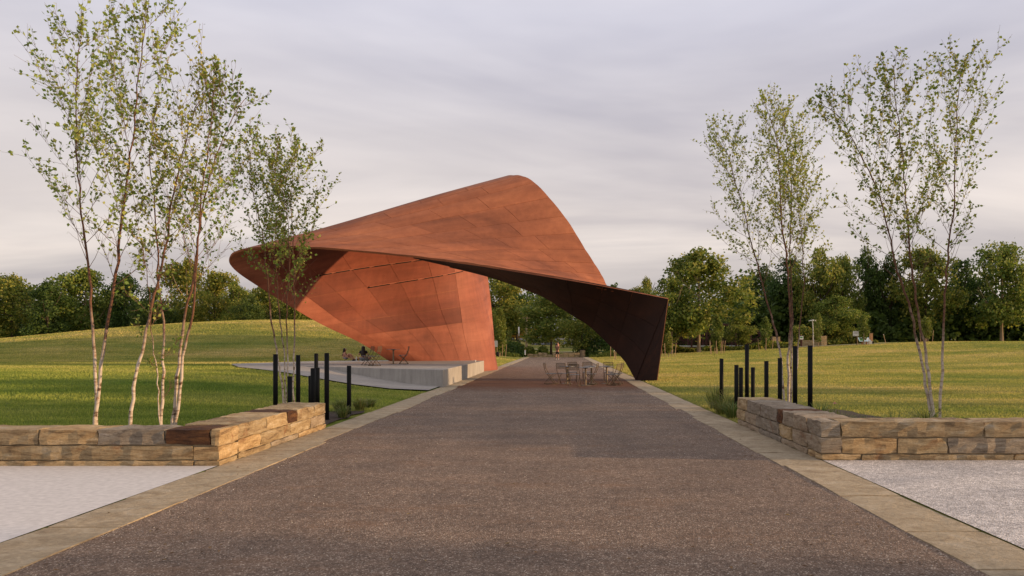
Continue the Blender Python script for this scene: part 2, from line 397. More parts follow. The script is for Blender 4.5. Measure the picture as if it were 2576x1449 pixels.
def fallen_leaves():
    r = np.random.default_rng(77); n = 420; Y = 5+r.random(n)**1.3*26
    X = np.where(r.random(n) < .5, -3.9+np.abs(r.normal(size=n))*.8, 2.95-np.abs(r.normal(size=n))*.8); k = r.random(n) < .35; X = np.where(k, -4.5+r.random(n)*8.2, X)
    a = r.random(n)*6.28; s = .014+.014*r.random(n); ca, sa = np.cos(a)*s, np.sin(a)*s; z = np.full(n, .018)
    V = np.stack([np.stack([X-ca,Y-sa,z],1), np.stack([X-sa*.5,Y+ca*.5,z+.008],1), np.stack([X+ca,Y+sa,z+.003],1), np.stack([X+sa*.5,Y-ca*.5,z+.009],1)],1).reshape(-1,3)
    mm = MB('dry_leaf'); mm.col(mm.ramp(mm.voro(9), [(.2,(.09,.045,.02)),(.6,(.20,.11,.04)),(.9,(.30,.22,.08))]))
    mknp('fallen_leaves', V, 4, mm.m, None, kind='stuff', label='small dry leaves blown along the path edges', category='leaves')
fallen_leaves()

# kerbs of flagstones
def rough_block(x0,x1,y0,y1,z0,z1, amp, nx=4, ny=3, nz=2, seed=0, topamp=None):
    """a block with uneven faces; surface grid of a box"""
    topamp = amp*.5 if topamp is None else topamp
    idx, V, F = {}, [], []
    def vid(i,j,k):
        if (i,j,k) not in idx:
            p = Vector((x0+(x1-x0)*i/nx, y0+(y1-y0)*j/ny, z0+(z1-z0)*k/nz))
            q = p*7.7+Vector((seed*7.3, seed*3.1, seed))
            d = Vector((mnoise.noise(q), mnoise.noise(q+Vector((31,0,0))), mnoise.noise(q+Vector((0,47,0)))))
            e = (i in (0,nx))+(j in (0,ny))+(k in (0,nz))
            sh = -.16*amp*(e-1)
            cx, cy, cz = (x0+x1)/2, (y0+y1)/2, (z0+z1)/2
            inward = Vector(((cx-p.x)/(abs(x1-x0)/2), (cy-p.y)/(abs(y1-y0)/2), (cz-p.z)/(abs(z1-z0)/2)))
            p = p + Vector((d.x*amp, d.y*amp, d.z*topamp)) + inward*(.12*amp*(e-1))
            idx[(i,j,k)] = len(V); V.append(tuple(p))
        return idx[(i,j,k)]
    for i in range(nx):
        for j in range(ny):
            F.append((vid(i,j,0),vid(i,j+1,0),vid(i+1,j+1,0),vid(i+1,j,0))); F.append((vid(i,j,nz),vid(i+1,j,nz),vid(i+1,j+1,nz),vid(i,j+1,nz)))
    for i in range(nx):
        for k in range(nz):
            F.append((vid(i,0,k),vid(i+1,0,k),vid(i+1,0,k+1),vid(i,0,k+1))); F.append((vid(i,ny,k),vid(i,ny,k+1),vid(i+1,ny,k+1),vid(i+1,ny,k)))
    for j in range(ny):
        for k in range(nz):
            F.append((vid(0,j,k),vid(0,j,k+1),vid(0,j+1,k+1),vid(0,j+1,k))); F.append((vid(nx,j,k),vid(nx,j+1,k),vid(nx,j+1,k+1),vid(nx,j,k+1)))
    return V, F
def kerb(name, xa, xb, side, seed):
    root = bpy.data.objects.new(name, None); C.objects.link(root); put(root, kind='structure', label='flat sandstone kerb slabs along the %s side of the path' % side)
    r = random.Random(seed); y = 2.2; i = 0
    G0 = G().box(xa+.02, xb-.02, -6, 99.2, -.1, -.005).mesh('kerb_bed', M_mortar, root)
    while y < 62:
        L = r.uniform(1.1, 2.1)
        a, b = xa + r.uniform(-.012,.012), xb + r.uniform(-.012,.012)
        if side == 'left': b += r.uniform(-.07,.05)
        else: a += r.uniform(-.05,.06)
        V, F = rough_block(a, b, y, y+L-.018, -.06, .010+r.uniform(-.003,.004), .016, 3, 5, 1, seed+i, .008)
        mk('stone', V, F, M_flag, root); y += L; i += 1
    G().box(xa, xb, 62, 99.2, -.06, .02).mesh('kerb_strip', M_flag, root)
kerb('kerb', -4.62, -3.96, 'left', 3)
kerb('kerb', 3.02, 3.71, 'right', 40)

# ------------------------------------------------------------ dry stone seat walls
def stone_wall(label, base, stones, core):
    t = thing('stone_wall', label, 'stone wall', base)
    b = Vector(base); g = G()
    for c in core: g.box(c[0]-b.x, c[1]-b.x, c[2]-b.y, c[3]-b.y, 0, c[4])
    g.mesh('mortar', M_mortar, t)
    for i, (x0,x1,y0,y1,z0,z1,m) in enumerate(stones):
        V, F = rough_block(x0-b.x, x1-b.x, y0-b.y, y1-b.y, z0, z1, .030, max(2,int((x1-x0)/.13)), max(2,int((y1-y0)/.13)), 3, i*1.7+base[0], .018)
        o = mk('stone', V, F, {'s':M_stone,'b':M_stoneb,'g':M_stoneg}[m], t)
        if m == 'b': o['label'] = 'dark rust brown stone'
    return t
J = .013
def run_y(x0, x1, y0, y1, z0, z1, cuts, m, L):
    ys = [y0]+[y0+(y1-y0)*c for c in cuts]+[y1]
    for i in range(len(ys)-1): L.append((x0, x1, ys[i]+J/2, ys[i+1]-J/2, z0+J/2, z1-J/2, m[i % len(m)]))
def run_x(x0, x1, y0, y1, z0, z1, cuts, m, L):
    xs = [x0]+[x0+(x1-x0)*c for c in cuts]+[x1]
    for i in range(len(xs)-1): L.append((xs[i]+J/2, xs[i+1]-J/2, y0, y1, z0+J/2, z1-J/2, m[i % len(m)]))
S = []      # left wall: corner at (-4.6, 10.2), legs to -x and to +y
xA, xB = -5.38, -4.60
run_y(xA, xB, 10.82, 14.86, .0, .10, [.3,.62], 'sgs', S)
run_y(xA, xB, 10.82, 14.86, .10, .30, [.2,.52,.78], 'sssg', S)
run_y(xA, xB, 10.82, 14.86, .30, .52, [.26,.48,.60,.83], 'ssbss', S)
S.append((-4.95+J/2, -4.60, 10.2, 10.82-J/2, 0+J/2, .075, 's'))
run_x(-13.0, -4.95, 10.2, 10.80, 0, .085, [.3,.62], 's', S)
S.append((-4.95+J/2, -4.60, 10.2, 10.82-J/2, .075+J, .27, 's'))
run_x(-13.0, -4.95, 10.2, 10.80, .085, .29, [.2,.45,.66], 's', S)
S.append((-4.72+J/2, -4.60, 10.2, 10.82-J/2, .27+J, .505, 's'))
run_x(-13.0, -4.72, 10.2, 10.80, .29, .51, [.16,.34,.53,.72,.816,.926], 'sgsssgb', S)
S[-1] = S[-1][:6]+('b',)
stone_wall('low L-shaped sandstone seat wall by the pale concrete, with one dark rust brown block', (-4.6,10.2,0), S, [(-5.34,-4.64,10.84,14.8,.49),(-12.9,-4.64,10.24,10.78,.48)])
S = []      # right wall: corner at (3.7, 10.7)
xA, xB = 3.70, 4.40
run_y(xA, xB, 11.3, 15.75, 0, .11, [.3,.62], 'gg', S)
run_y(xA, xB, 11.3, 15.75, .11, .33, [.17,.33,.5,.66,.85], 'gsgggs', S)
run_y(xA, xB, 11.3, 15.75, .33, .565, [.16,.28,.36,.6,.82], 'ggbggs', S)
S.append((3.70, 4.28, 10.7, 11.3-J, J, .10, 's')); S.append((3.70, 4.0, 10.7, 11.3-J, .10+J, .33, 'g')); S.append((3.70, 3.98, 10.7, 11.3-J, .33+J, .56, 'g'))
run_x(4.28, 11.5, 10.7, 11.3, 0, .10, [.3,.6], 's', S)
run_x(4.0, 11.5, 10.7, 11.3, .10, .33, [.105,.2,.42,.7], 'ssgs', S)
run_x(3.98, 11.5, 10.7, 11.3, .33, .565, [.27,.5,.75], 's', S)
stone_wall('low L-shaped grey and orange sandstone seat wall by the white gravel', (3.7,10.7,0), S, [(3.74,4.36,11.32,15.7,.54),(3.74,11.4,10.74,11.26,.53)])

# mulch beds
def bed(name, poly, z, label, mat=M_mulch):
    return mk(name, [(x,y,z) for x,y in poly], [tuple(range(len(poly)))], mat, None, kind='structure', label=label)
def wob(poly, a=.12, k=6, seed=1):
    r = random.Random(seed); out = []
    for i in range(len(poly)):
        p, q = poly[i], poly[(i+1)%len(poly)]
        for j in range(k):
            t = j/k; out.append((p[0]+(q[0]-p[0])*t+r.uniform(-a,a), p[1]+(q[1]-p[1])*t+r.uniform(-a,a)))
    return out
bed('mulch_bed', wob([(-6.2,15.1),(-4.75,15.1),(-4.75,18.6),(-6.1,18.2)],.08), .028, 'dark mulch bed at the far end of the left wall')
bed('mulch_bed', wob([(4.5,13.6),(7.3,15.2),(7.0,19.0),(4.4,18.4)],.08), .028, 'dark mulch bed behind the right wall')

# ------------------------------------------------------------ concrete stage and apron
ST = .685
poly = [(-4.48,29.0),(-4.56,45.5),(-5.4,46.4),(-9.6,46.9),(-12.2,46.5),(-14.7,43.6),(-16.4,38.8),(-14.0,36.6),(-11.9,34.8),(-8.3,31.7)]
t = thing('concrete_stage', 'low pale concrete stage under the rust steel canopy', 'stage', (-4.48,29.0,0))
g = G().prism([(x+4.48, y-29.0) for x,y in poly], -.3, ST); bevel(g.mesh('platform', M_conc, t), .02, 2)
ap = [(-4.3,26.6),(-4.62,29.0),(-4.62,29.2),(-8.3,31.9),(-11.9,35.0),(-16.2,38.9),(-16.9,38.4),(-15.0,34.0),(-12.6,30.6),(-10,28.3),(-7.3,27.1)]
# apron follows the ground: two rails
ra = [(-4.63,26.7),(-6.0,26.75),(-7.4,27.1),(-9.0,27.8),(-10.5,28.9),(-12.2,30.6),(-14.2,33.4),(-16.3,37.6),(-16.9,38.9)]
rb = [(-4.63,29.3),(-5.9,30.3),(-7.2,31.3),(-8.6,32.4),(-10,33.6),(-11.6,35.0),(-13.6,36.8),(-16.0,39.2),(-16.8,39.4)]
V, F = [], []
for i in range(len(ra)):
    for k in range(7):
        f = k/6; x = ra[i][0]*(1-f)+rb[i][0]*f; y = ra[i][1]*(1-f)+rb[i][1]*f; V.append((x, y, hgt(x,y)+.045))
for i in range(len(ra)-1):
    for k in range(6): F.append((i*7+k, (i+1)*7+k, (i+1)*7+k+1, i*7+k+1))
mk('concrete_footpath', V, F, M_conc, None, kind='structure', label='concrete footpath rising beside the stage')

# ------------------------------------------------------------ weathering steel canopy
ROWS = [
 [(978,906,44.5),(1100,920,45),(1190,937,46.2),(1247,921,57)],
 [(905,861,43.0),(1050,850,44.6),(1165,838,46.2),(1239,820,56.6)],
 [(815,819,41.2),(985,795,44.0),(1156,772,46.4),(1231,740,56.0)],
 [(742,778,39.6),(945,740,43.0),(1146,706,46.4),(1223,676,54.6)],
 [(640,714,37.6),(890,672,41.4),(1136,636,45.6),(1215,604,52.0)],
 [(588,676,36.0),(850,605,39.6),(1128,548,43.6),(1222,522,47.8)],
 [(577,652,35.4),(830,583,38.1),(1120,500,41.0),(1258,459,43.6)],
 [(596,633.5,35.2),(826,572.5,37.4),(1110,490.5,39.6),(1293,443,41.3)],
 [(656,624,35.0),(850,582,36.6),(1130,515,38.7),(1344,460.5,40.3)],
 [(783,623.5,34.9),(980,603,36.1),(1210,572,37.8),(1419,545,39.2)],
 [(1000,642,34.9),(1130,635,35.8),(1300,629,37.1),(1472,629,38.2)],
 [(1150,660,34.8),(1280,674,35.5),(1400,683,36.5),(1512,692,37.5)],
 [(1250,674.5,34.6),(1350,692,35.2),(1445,706,36.1),(1532,731,36.9)],
 [(1480,712,34.1),(1524,743,34.7),(1560,775,35.5),(1590,815,36.4)],
 [(1681,751,33.5),(1662,815,34.1),(1644,882,34.9),(1629,948,35.9)]]
R3 = [[at(*p) for p in r] for r in ROWS]
def lag(P, u):
    # cubic through four points at 0, 1/3, 2/3, 1
    a, b, c_, d = 0, 1/3, 2/3, 1
    l0 = (u-b)*(u-c_)*(u-d)/((a-b)*(a-c_)*(a-d)); l1 = (u-a)*(u-c_)*(u-d)/((b-a)*(b-c_)*(b-d))
    l2 = (u-a)*(u-b)*(u-d)/((c_-a)*(c_-b)*(c_-d)); l3 = (u-a)*(u-b)*(u-c_)/((d-a)*(d-b)*(d-c_))
    return P[0]*l0+P[1]*l1+P[2]*l2+P[3]*l3
def uv_row(P, u):
    # piecewise smooth: Catmull-Rom through the four points
    s = u*3; i = min(2, int(s)); f = s-i
    d = [P[k+1]-P[k] for k in range(3)]; h = [max(1e-6, v.length) for v in d]
    m = [d[0]/h[0]]+[(d[k-1]/h[k-1]*h[k]+d[k]/h[k]*h[k-1])/(h[k-1]+h[k]) for k in (1,2)]+[d[2]/h[2]]
    a, b = m[i]*h[i], m[i+1]*h[i]
    return P[i]*(2*f**3-3*f*f+1)+a*(f**3-2*f*f+f)+P[i+1]*(-2*f**3+3*f*f)+b*(f**3-f*f)
def Ssurf(t, u):
    i = min(len(R3)-2, max(0, int(t))); f = t-i
    g = lambda k: uv_row(R3[min(len(R3)-1, max(0, k))], u)
    a, b, c_, d = g(i-1), g(i), g(i+1), g(i+2)
    if i == 0: a = b*2-c_
    if i == len(R3)-2: d = c_*2-b
    return .5*((2*b)+(c_-a)*f+(2*a-5*b+4*c_-d)*f*f+(3*b-a-3*c_+d)*f**3)
def nrm(fn, t, u, e=.01, T=14.0):
    t0, t1 = max(0,t-e), min(T,t+e); u0, u1 = max(0,u-e), min(1,u+e)
    return (fn(t1,u)-fn(t0,u)).cross(fn(t,u1)-fn(t,u0)).normalized()
base_c = Vector((3.5, 34.6, 0))
can = thing('steel_canopy', 'huge folded rust red weathering steel canopy arching over the gravel path', 'canopy', base_c)
def patch(name, fn, t0, t1, u0, u1, nt_, nu, o0, o1, mat, T, parent, bulge=0.0):
    """closed slab of a surface patch between the two offsets along the normal"""
    V, F = [], []; m = nu+1
    for off in (o0, o1):
        for i in range(nt_+1):
            for j in range(nu+1):
                t_ = t0+(t1-t0)*i/nt_; u_ = u0+(u1-u0)*j/nu
                bo = bulge*math.sin(PI*i/nt_)*(1 if off > 0 else -1) if off == o1 else 0
                V.append(fn(t_, u_)+nrm(fn, t_, u_, .01, T)*(off+bo)-base_c)
    K = (nt_+1)*m
    for i in range(nt_):
        for j in range(nu):
            q = (i*m+j, i*m+j+1, (i+1)*m+j+1, (i+1)*m+j)
            F.append(tuple(K+k for k in q) if o1 > o0 else tuple(K+k for k in q[::-1])); F.append(q[::-1] if o1 > o0 else q)
    ring = [(i,0) for i in range(nt_+1)]+[(nt_,j) for j in range(1,nu+1)]+[(i,nu) for i in range(nt_-1,-1,-1)]+[(0,j) for j in range(nu-1,0,-1)]
    ids = [i*m+j for i, j in ring]
    base_n = len(V); nr_ = len(ids)
    V += [V[i] for i in ids]+[V[K+i] for i in ids]
    for k in range(nr_): F.append((base_n+k, base_n+(k+1)%nr_, base_n+nr_+(k+1)%nr_, base_n+nr_+k))
    o = mk(name, V, F, mat, parent)
    o.data.polygons.foreach_set('use_smooth', [k < 2*nt_*nu for k in range(len(F))])
    tu = [(t0+(t1-t0)*i/nt_, u0+(u1-u0)*j/nu) for i in range(nt_+1) for j in range(nu+1)]*2
    tu += [tu[i] for i in ids]*2
    uvl = o.data.uv_layers.new(name='sheet'); li = np.zeros(len(o.data.loops), dtype=np.int32); o.data.loops.foreach_get('vertex_index', li)
    uvl.data.foreach_set('uv', np.array([(tu[k][1]*16, tu[k][0]*(1.6 if T > 2 else 18)) for k in li], dtype=np.float32).ravel())
    return o
patch('shell', Ssurf, 0, 14, 0, 1, 84, 24, -.035, .035, M_out, 14, can)
nw = nrm(Ssurf, 2, .4); sW = 1 if nw.dot(Vector((0,-1,0))) > 0 else -1
na = nrm(Ssurf, 9.5, .6); sA = 1 if na.dot(Vector((0,-1,0))) > 0 else -1
print('sides', sW, sA, nw, na)
def panels(fn, ts, us, side, mat, T, sizer, gap=.014, stag=0):
    for i in range(len(ts)-1):
        for j in range(len(us)-1):
            a, b, c_, d = ts[i], ts[i+1], us[j], us[j+1]
            if stag and i % 2 and 0 < j < len(us)-1: c_ -= stag
            if stag and i % 2 and j+1 < len(us)-1: d -= stag
            lt = max(.2, (fn(b,(c_+d)/2)-fn(a,(c_+d)/2)).length); lu = max(.2, (fn((a+b)/2,d)-fn((a+b)/2,c_)).length)
            gt, gu = min(.2,gap/lt)*(b-a), min(.2,gap/lu)*(d-c_)
            o1 = .048+random.uniform(-.003,.003)
            patch('steel_panel', fn, a+gt, b-gt, c_+gu, d-gu, 4, 4, side*.036, side*o1, mat, T, can, min(.022, lt*.028) if mat is M_out else 0.0)
US = [0,.09,.2,.32,.44,.56,.667,.83,1]
panels(Ssurf, [0,.75,1.35], US, sW, M_in, 14, 0, .007)
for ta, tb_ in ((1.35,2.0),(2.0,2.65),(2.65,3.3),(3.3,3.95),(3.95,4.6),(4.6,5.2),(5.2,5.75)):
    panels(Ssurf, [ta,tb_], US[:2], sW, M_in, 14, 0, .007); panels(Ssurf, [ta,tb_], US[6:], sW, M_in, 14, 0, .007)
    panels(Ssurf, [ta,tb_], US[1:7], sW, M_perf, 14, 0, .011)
panels(Ssurf, [6.3,7.0,7.5,8.0,8.5,9.0,9.5,10.0,10.5,11.0,11.6,12.2,13,14], [0,.17,.33,.49,.65,.82,1], sA, M_out, 14, 0, .009, .05)
GP = [(0,(1040,650,34.95)),(.25,(1222,693,36.8)),(.42,(1317,725.5,37.5)),(.55,(1376,750,37.6)),(.67,(1440.6,792.6,37.2)),(.77,(1484,820,36.9)),(.86,(1537.5,871,36.1)),(.94,(1575,911.6,35.4)),(1,(1600.8,958,34.7))]
def Gc(s):
    k = 0
    while k < len(GP)-2 and s > GP[k+1][0]: k += 1
    P = [at(*p[1]) for p in GP]; f = (s-GP[k][0])/(GP[k+1][0]-GP[k][0])
    a = P[max(0,k-1)]; b = P[k]; c_ = P[k+1]; d = P[min(len(P)-1,k+2)]
    # non-uniform tangents
    tb = (c_-a)/max(1e-6, GP[k+1][0]-GP[max(0,k-1)][0]); tc_ = (d-b)/max(1e-6, GP[min(len(P)-1,k+2)][0]-GP[k][0]); h = GP[k+1][0]-GP[k][0]
    return b*(2*f**3-3*f*f+1)+tb*h*(f**3-2*f*f+f)+c_*(-2*f**3+3*f*f)+tc_*h*(f**3-f*f)
def Dsurf(s, v):
    F0 = Ssurf(10.25+3.75*s, 0); G0 = Gc(s); p = F0.lerp(G0, v)
    return p+Vector((.25,.5,.12))*(math.sin(PI*v)*s*(1-s)*1.6)
nd = nrm(Dsurf, .7, .5, .01, 1); sD = 1 if nd.dot(Vector((0,-1,0))) > 0 else -1
patch('soffit', Dsurf, 0, 1, 0, 1, 40, 8, 0, -sD*.05, M_shaded, 1, can)
panels(Dsurf, [.12,.26,.40,.54,.67,.78,.88,1], [0,.34,.68,1], sD, M_shaded, 1, 0, .008)
P1, P2, P3, P4 = at(1600.8,958,34.7), at(1653,957,34.0), at(1681,751,33.5), at(1629,948,35.9)
def tri(a, b, c_):
    return lambda s, v: a.lerp(b, s).lerp(a.lerp(c_, s), v) if s > 1e-4 else a.lerp(b, 1e-4)
def Esurf(s, v): return P3.lerp(P1, s).lerp(P3.lerp(P2, s), v) + Vector((-.12,.22,0))*(math.sin(PI*v)*s*.5)
ne = nrm(Esurf, .6, .5, .01, 1); sE = 1 if ne.dot(Vector((0,-1,0))) > 0 else -1
patch('foot_panel', Esurf, .002, 1, 0, 1, 8, 6, sE*.02, -sE*.02, M_shaded, 1, can)
def Jsurf(s, v): return P3.lerp(P2, s).lerp(P3.lerp(P4, s), v)
patch('foot_panel', Jsurf, .002, 1, 0, 1, 8, 4, .02, -.02, M_out, 1, can)
# light slots along the inner wall
def slot(a, b, n, r=.03):
    pts = []
    for i in range(n+1):
        f = i/n; t_ = a[0]+(b[0]-a[0])*f; u_ = a[1]+(b[1]-a[1])*f
        pts.append(Ssurf(t_, u_)+nrm(Ssurf,t_,u_)*(sW*.075)-base_c)
    return pts
for a, b in (((3.3,.33),(3.32,.98)), ((3.95,.2),(3.97,.62))):
    pts = slot(a, b, 26)
    G().tube(pts, [.036]*27, 5).mesh('conduit', M_in, can)
    for k in range(0, 26, 4):
        q = pts[k:k+4]; q = [p+Vector((.0,-.045,-.045)) for p in q]
        G().tube(q, .028, 5).mesh('light_fitting', M_black, can)

# ------------------------------------------------------------ bollards
def bollard(x, y, h, label, r=.05):
    t = thing('bollard', label, 'bollard', (x, y, 0), 0, 'black round posts at the path edge')
    g = G(); g.tube([(0,0,-.1),(0,0,h-.012)], [r, r], 20); g.mesh('post', M_black, t, True).data.polygons.foreach_set('use_smooth', [False]*0+[len(p.vertices)==4 for p in bpy.data.meshes[-1].polygons] if False else [k < 20 for k in range(22)])
    g = G(); g.tube([(0,0,h-.012),(0,0,h)], [r*.97, r*.9], 20); g.mesh('cap', M_black, t)
    g = G(); g.tube([(0,0,0.02),(0,0,.035)], [r*1.25, r*1.2], 20); g.mesh('collar', M_black, t)
def bol(px, ptop, d, label):
    x = (px-VX)/FP*d; bollard(x, d, EYE-(ptop-VY)/FP*d, label)
for b in [(693,891,16.4,'tall black post left of the white-stemmed birch clump, leftmost of the left group'),
          (729,946.6,16.4,'short black post in front of the slim birch stems, lowest of the left group'),
          (750,893,17.6,'tall black post just right of the slim birch stems'),
          (781,945,18.6,'short black post mostly hidden behind a medium post in the left cluster'),
          (787,926,17.0,'medium black post at the front of the tight cluster behind the left wall end'),
          (795.5,889,19.4,'tall black post rising at the back of the tight left cluster'),
          (799,925,18.4,'medium black post at the right of the tight left cluster'),
          (822,888,16.3,'tall black post against the far end of the left wall'),
          (878,920,17.6,'black post standing alone in the mulch, rightmost of the left group'),
          (1815,902,19.3,'black post standing in ornamental grass, leftmost of the right group'),
          (1852.6,918,17.6,'short black post at the end of the right wall, left one of a pair'),
          (1864,924.6,18.2,'short black post at the end of the right wall, right one of a pair'),
          (1879,867,18.4,'very tall black post beside the right wall end'),
          (1894,924,18.8,'short black post right of the very tall one'),
          (1928,908,17.6,'medium black post midway behind the right wall'),
          (1962,900.5,17.4,'medium tall black post just left of the right birch clump'),
          (2000,870.5,16.6,'thick tall black post just right of the birch stems'),
          (2038,869,15.8,'thick tall black post in the mulch, rightmost of the right group')]: bol(*b)

# ------------------------------------------------------------ furniture
def arc_pts(pts, n=5):
    # Catmull-Rom resample of (x,y,z) list
    P = [Vector(p) for p in pts]; out = []
    for i in range(len(P)-1):
        a = P[max(0,i-1)]; b = P[i]; c_ = P[i+1]; d = P[min(len(P)-1,i+2)]
        for k in range(n):
            f = k/n; out.append(.5*((2*b)+(c_-a)*f+(2*a-5*b+4*c_-d)*f*f+(3*b-a-3*c_+d)*f**3))
    return out+[P[-1]]
def make_chair(label, group):
    t = thing('bistro_chair', label, 'chair', (0,0,0), 0, group)
    W = .21; r = .013                       # faces +y
    for s in (-1, 1):
        G().tube(arc_pts([(s*W,-.245,.86),(s*W,-.225,.72),(s*W,-.17,.56),(s*W,-.09,.42),(s*W,.06,.22),(s*W,.22,.02)],4), r, 6).mesh('leg', M_chair, t, True)
        G().tube([(s*(W-.03),.21,.44),(s*(W-.03),0,.26),(s*(W-.03),-.20,.04),(s*(W-.03),-.22,.015)], r, 6).mesh('leg', M_chair, t, True)
        G().tube([(s*(W-.01),.24,.012),(s*(W-.01),.0,.012),(s*(W-.01),-.22,.012)], r*.9, 6).mesh('foot_rail', M_chair, t, True)
    G().tube([(-W,-.245,.855),(-W+.02,-.247,.873),(W-.02,-.247,.873),(W,-.245,.855)], r, 6).mesh('back_frame', M_chair, t, True)
    for k in range(6):
        z = .835-k*.036; y = -.243+.0009*(k*k)*1.2
        G().box(-W, W, y-.004, y+.004, z-.009, z+.009).mesh('slat', M_chair, t)
    g = G(); 
    for k in range(9):
        y = -.17+k*.046; g.box(-W+.01, W-.01, y, y+.028, .445, .455)
    g.box(-W+.01,-W+.03,-.18,.23,.43,.445); g.box(W-.03,W-.01,-.18,.23,.43,.445); g.box(-W+.01,W-.01,.215,.235,.43,.455)
    g.mesh('seat', M_tabtop, t)
    return t
gc = 'slatted metal bistro chairs under the canopy'
ch0 = make_chair('bistro chair in side view at the left end of the path group, facing right', gc)
def chpos(px, d, z=0): return ((px-VX)/FP*d, d, z)
first = True
# rz: 0 faces away from the camera, pi faces the camera, -pi/2 faces right, pi/2 faces left
for px, d, z, rz, lab in [
    (1384, 31.6, 0, -1.35, 'bistro chair in side view at the left end of the path group, facing right'),
    (1417, 31.7, 0, -.45, 'bistro chair turned half away, second from the left beside the left table'),
    (1440, 33.2, 0, PI, 'bistro chair behind the leftmost table, facing the camera'),
    (1446, 30.2, 0, -.2, 'front bistro chair seen from behind between the left two tables'),
    (1478, 33.2, 0, PI, 'bistro chair facing the camera behind the middle tables'),
    (1489, 31.2, 0, 1.35, 'bistro chair in side view between the middle and right tables, facing left'),
    (1531, 33.2, 0, PI, 'bistro chair facing the camera behind the rightmost table'),
    (1545, 30.6, 0, 1.0, 'front bistro chair at the right end of the path group, turned left'),
    (1552, 31.6, 0, 1.25, 'rearmost bistro chair at the right end of the path group, overlapping another'),
    (925, 35.4, ST, PI/2-.1, 'bistro chair on the stage, left one of the overlapping pair'),
    (943, 34.4, ST, PI/2-.15, 'bistro chair on the stage, right one of the overlapping pair'),
    (1016, 37.6, ST, PI/2+.1, 'bistro chair on the stage right of the single post table')]:
    if first: ch0.location = chpos(px, d, z); ch0.rotation_euler = (0,0,rz); first = False
    else: copy_thing(ch0, chpos(px, d, z), rz, lab)
def make_table(label):
    t = thing('bistro_table', label, 'table', (0,0,0), 0, 'round bistro tables on one post')
    g = G(); g.cyl(0,0,.725,.742,.33,36); g.mesh('tabletop', M_tabtop, t)
    g = G(); g.cyl(0,0,.02,.725,.036,14); g.mesh('post', M_table, t)
    g = G(); g.cyl(0,0,.69,.724,.10,14,.11); g.mesh('bracket', M_table, t)
    g = G(); g.cyl(0,0,.008,.022,.23,24,.2)
    g.mesh('base', M_table, t)
    return t
tb0 = make_table('round bistro table at the left of the path group'); first = True
for px, d, z, lab in [(1427,31.9,0,'round bistro table at the left of the path group'),
                      (1473,30.5,0,'nearest round bistro table, second from the left on the path'),
                      (1487.5,32.0,0,'round bistro table just behind and right of the nearest one'),
                      (1526.5,31.9,0,'round bistro table at the right of the path group'),
                      (989.5,37.6,ST,'round bistro table alone on the concrete stage')]:
    if first: tb0.location = chpos(px,d,z); first = False
    else: copy_thing(tb0, chpos(px,d,z), 0, lab)
def small(name, label, cat, loc, build):
    t = thing(name, label, cat, loc); build(t); return t
def cup(t):
    G().cyl(0,0,0,.09,.032,12,.042).mesh('cup_body', M_wht, t); G().cyl(0,0,.09,.10,.045,12,.04).mesh('lid', M_wht, t)
small('paper_cup', 'white paper cup left on the stage edge near the path', 'cup', (-4.75,42.5,ST), cup)

# ------------------------------------------------------------ people
def body(name, chains, mat, parent, sub=2, root=0):
    """one continuous skinned surface; chains: list of (joint list with radii, index to attach)"""
    V, E, R, keys = [], [], [], {}
    for ch in chains:
        prev = None
        for j in ch:
            if isinstance(j, str): prev = keys[j]; continue
            if isinstance(j[0], str): k, co, r = j
            else: k, co, r = None, j[0], j[1]
            V.append(co); R.append(r); i = len(V)-1
            if k: keys[k] = i
            if prev is not None: E.append((prev, i))
            prev = i
    me = bpy.data.meshes.new(name); me.from_pydata(V, E, []); me.materials.append(mat)
    o = bpy.data.objects.new(name, me); C.objects.link(o)
    if parent: o.parent = parent
    m = o.modifiers.new('skin', 'SKIN'); m.use_smooth_shade = True
    if not me.skin_vertices: 
        bpy.context.view_layer.objects.active = o
    sv = me.skin_vertices[0].data
    for i, r in enumerate(R):
        rr = r if isinstance(r, tuple) else (r, r); sv[i].radius = rr; sv[i].use_root = (i == root)
    s = o.modifiers.new('sub', 'SUBSURF'); s.levels = sub; s.render_levels = sub
    dg = bpy.context.evaluated_depsgraph_get(); ev = o.evaluated_get(dg)
    nm = bpy.data.meshes.new_from_object(ev); nm.materials.clear(); nm.materials.append(mat)
    o.modifiers.clear(); o.data = nm
    nm.polygons.foreach_set('use_smooth', [True]*len(nm.polygons))
    return o
def ellip(name, c_, r, mat, parent, rot=(0,0,0), n=12):
    bm = bmesh.new(); bmesh.ops.create_uvsphere(bm, u_segments=n*2, v_segments=n, radius=1)
    M = Matrix.Translation(c_)@Matrix.Rotation(rot[2],4,'Z')@Matrix.Rotation(rot[1],4,'Y')@Matrix.Rotation(rot[0],4,'X')@Matrix.Diagonal((*r,1))
    bm.transform(M); me = bpy.data.meshes.new(name); bm.to_mesh(me); bm.free(); me.materials.append(mat)
    me.polygons.foreach_set('use_smooth', [True]*len(me.polygons))
    o = bpy.data.objects.new(name, me); C.objects.link(o); o.parent = parent; return o
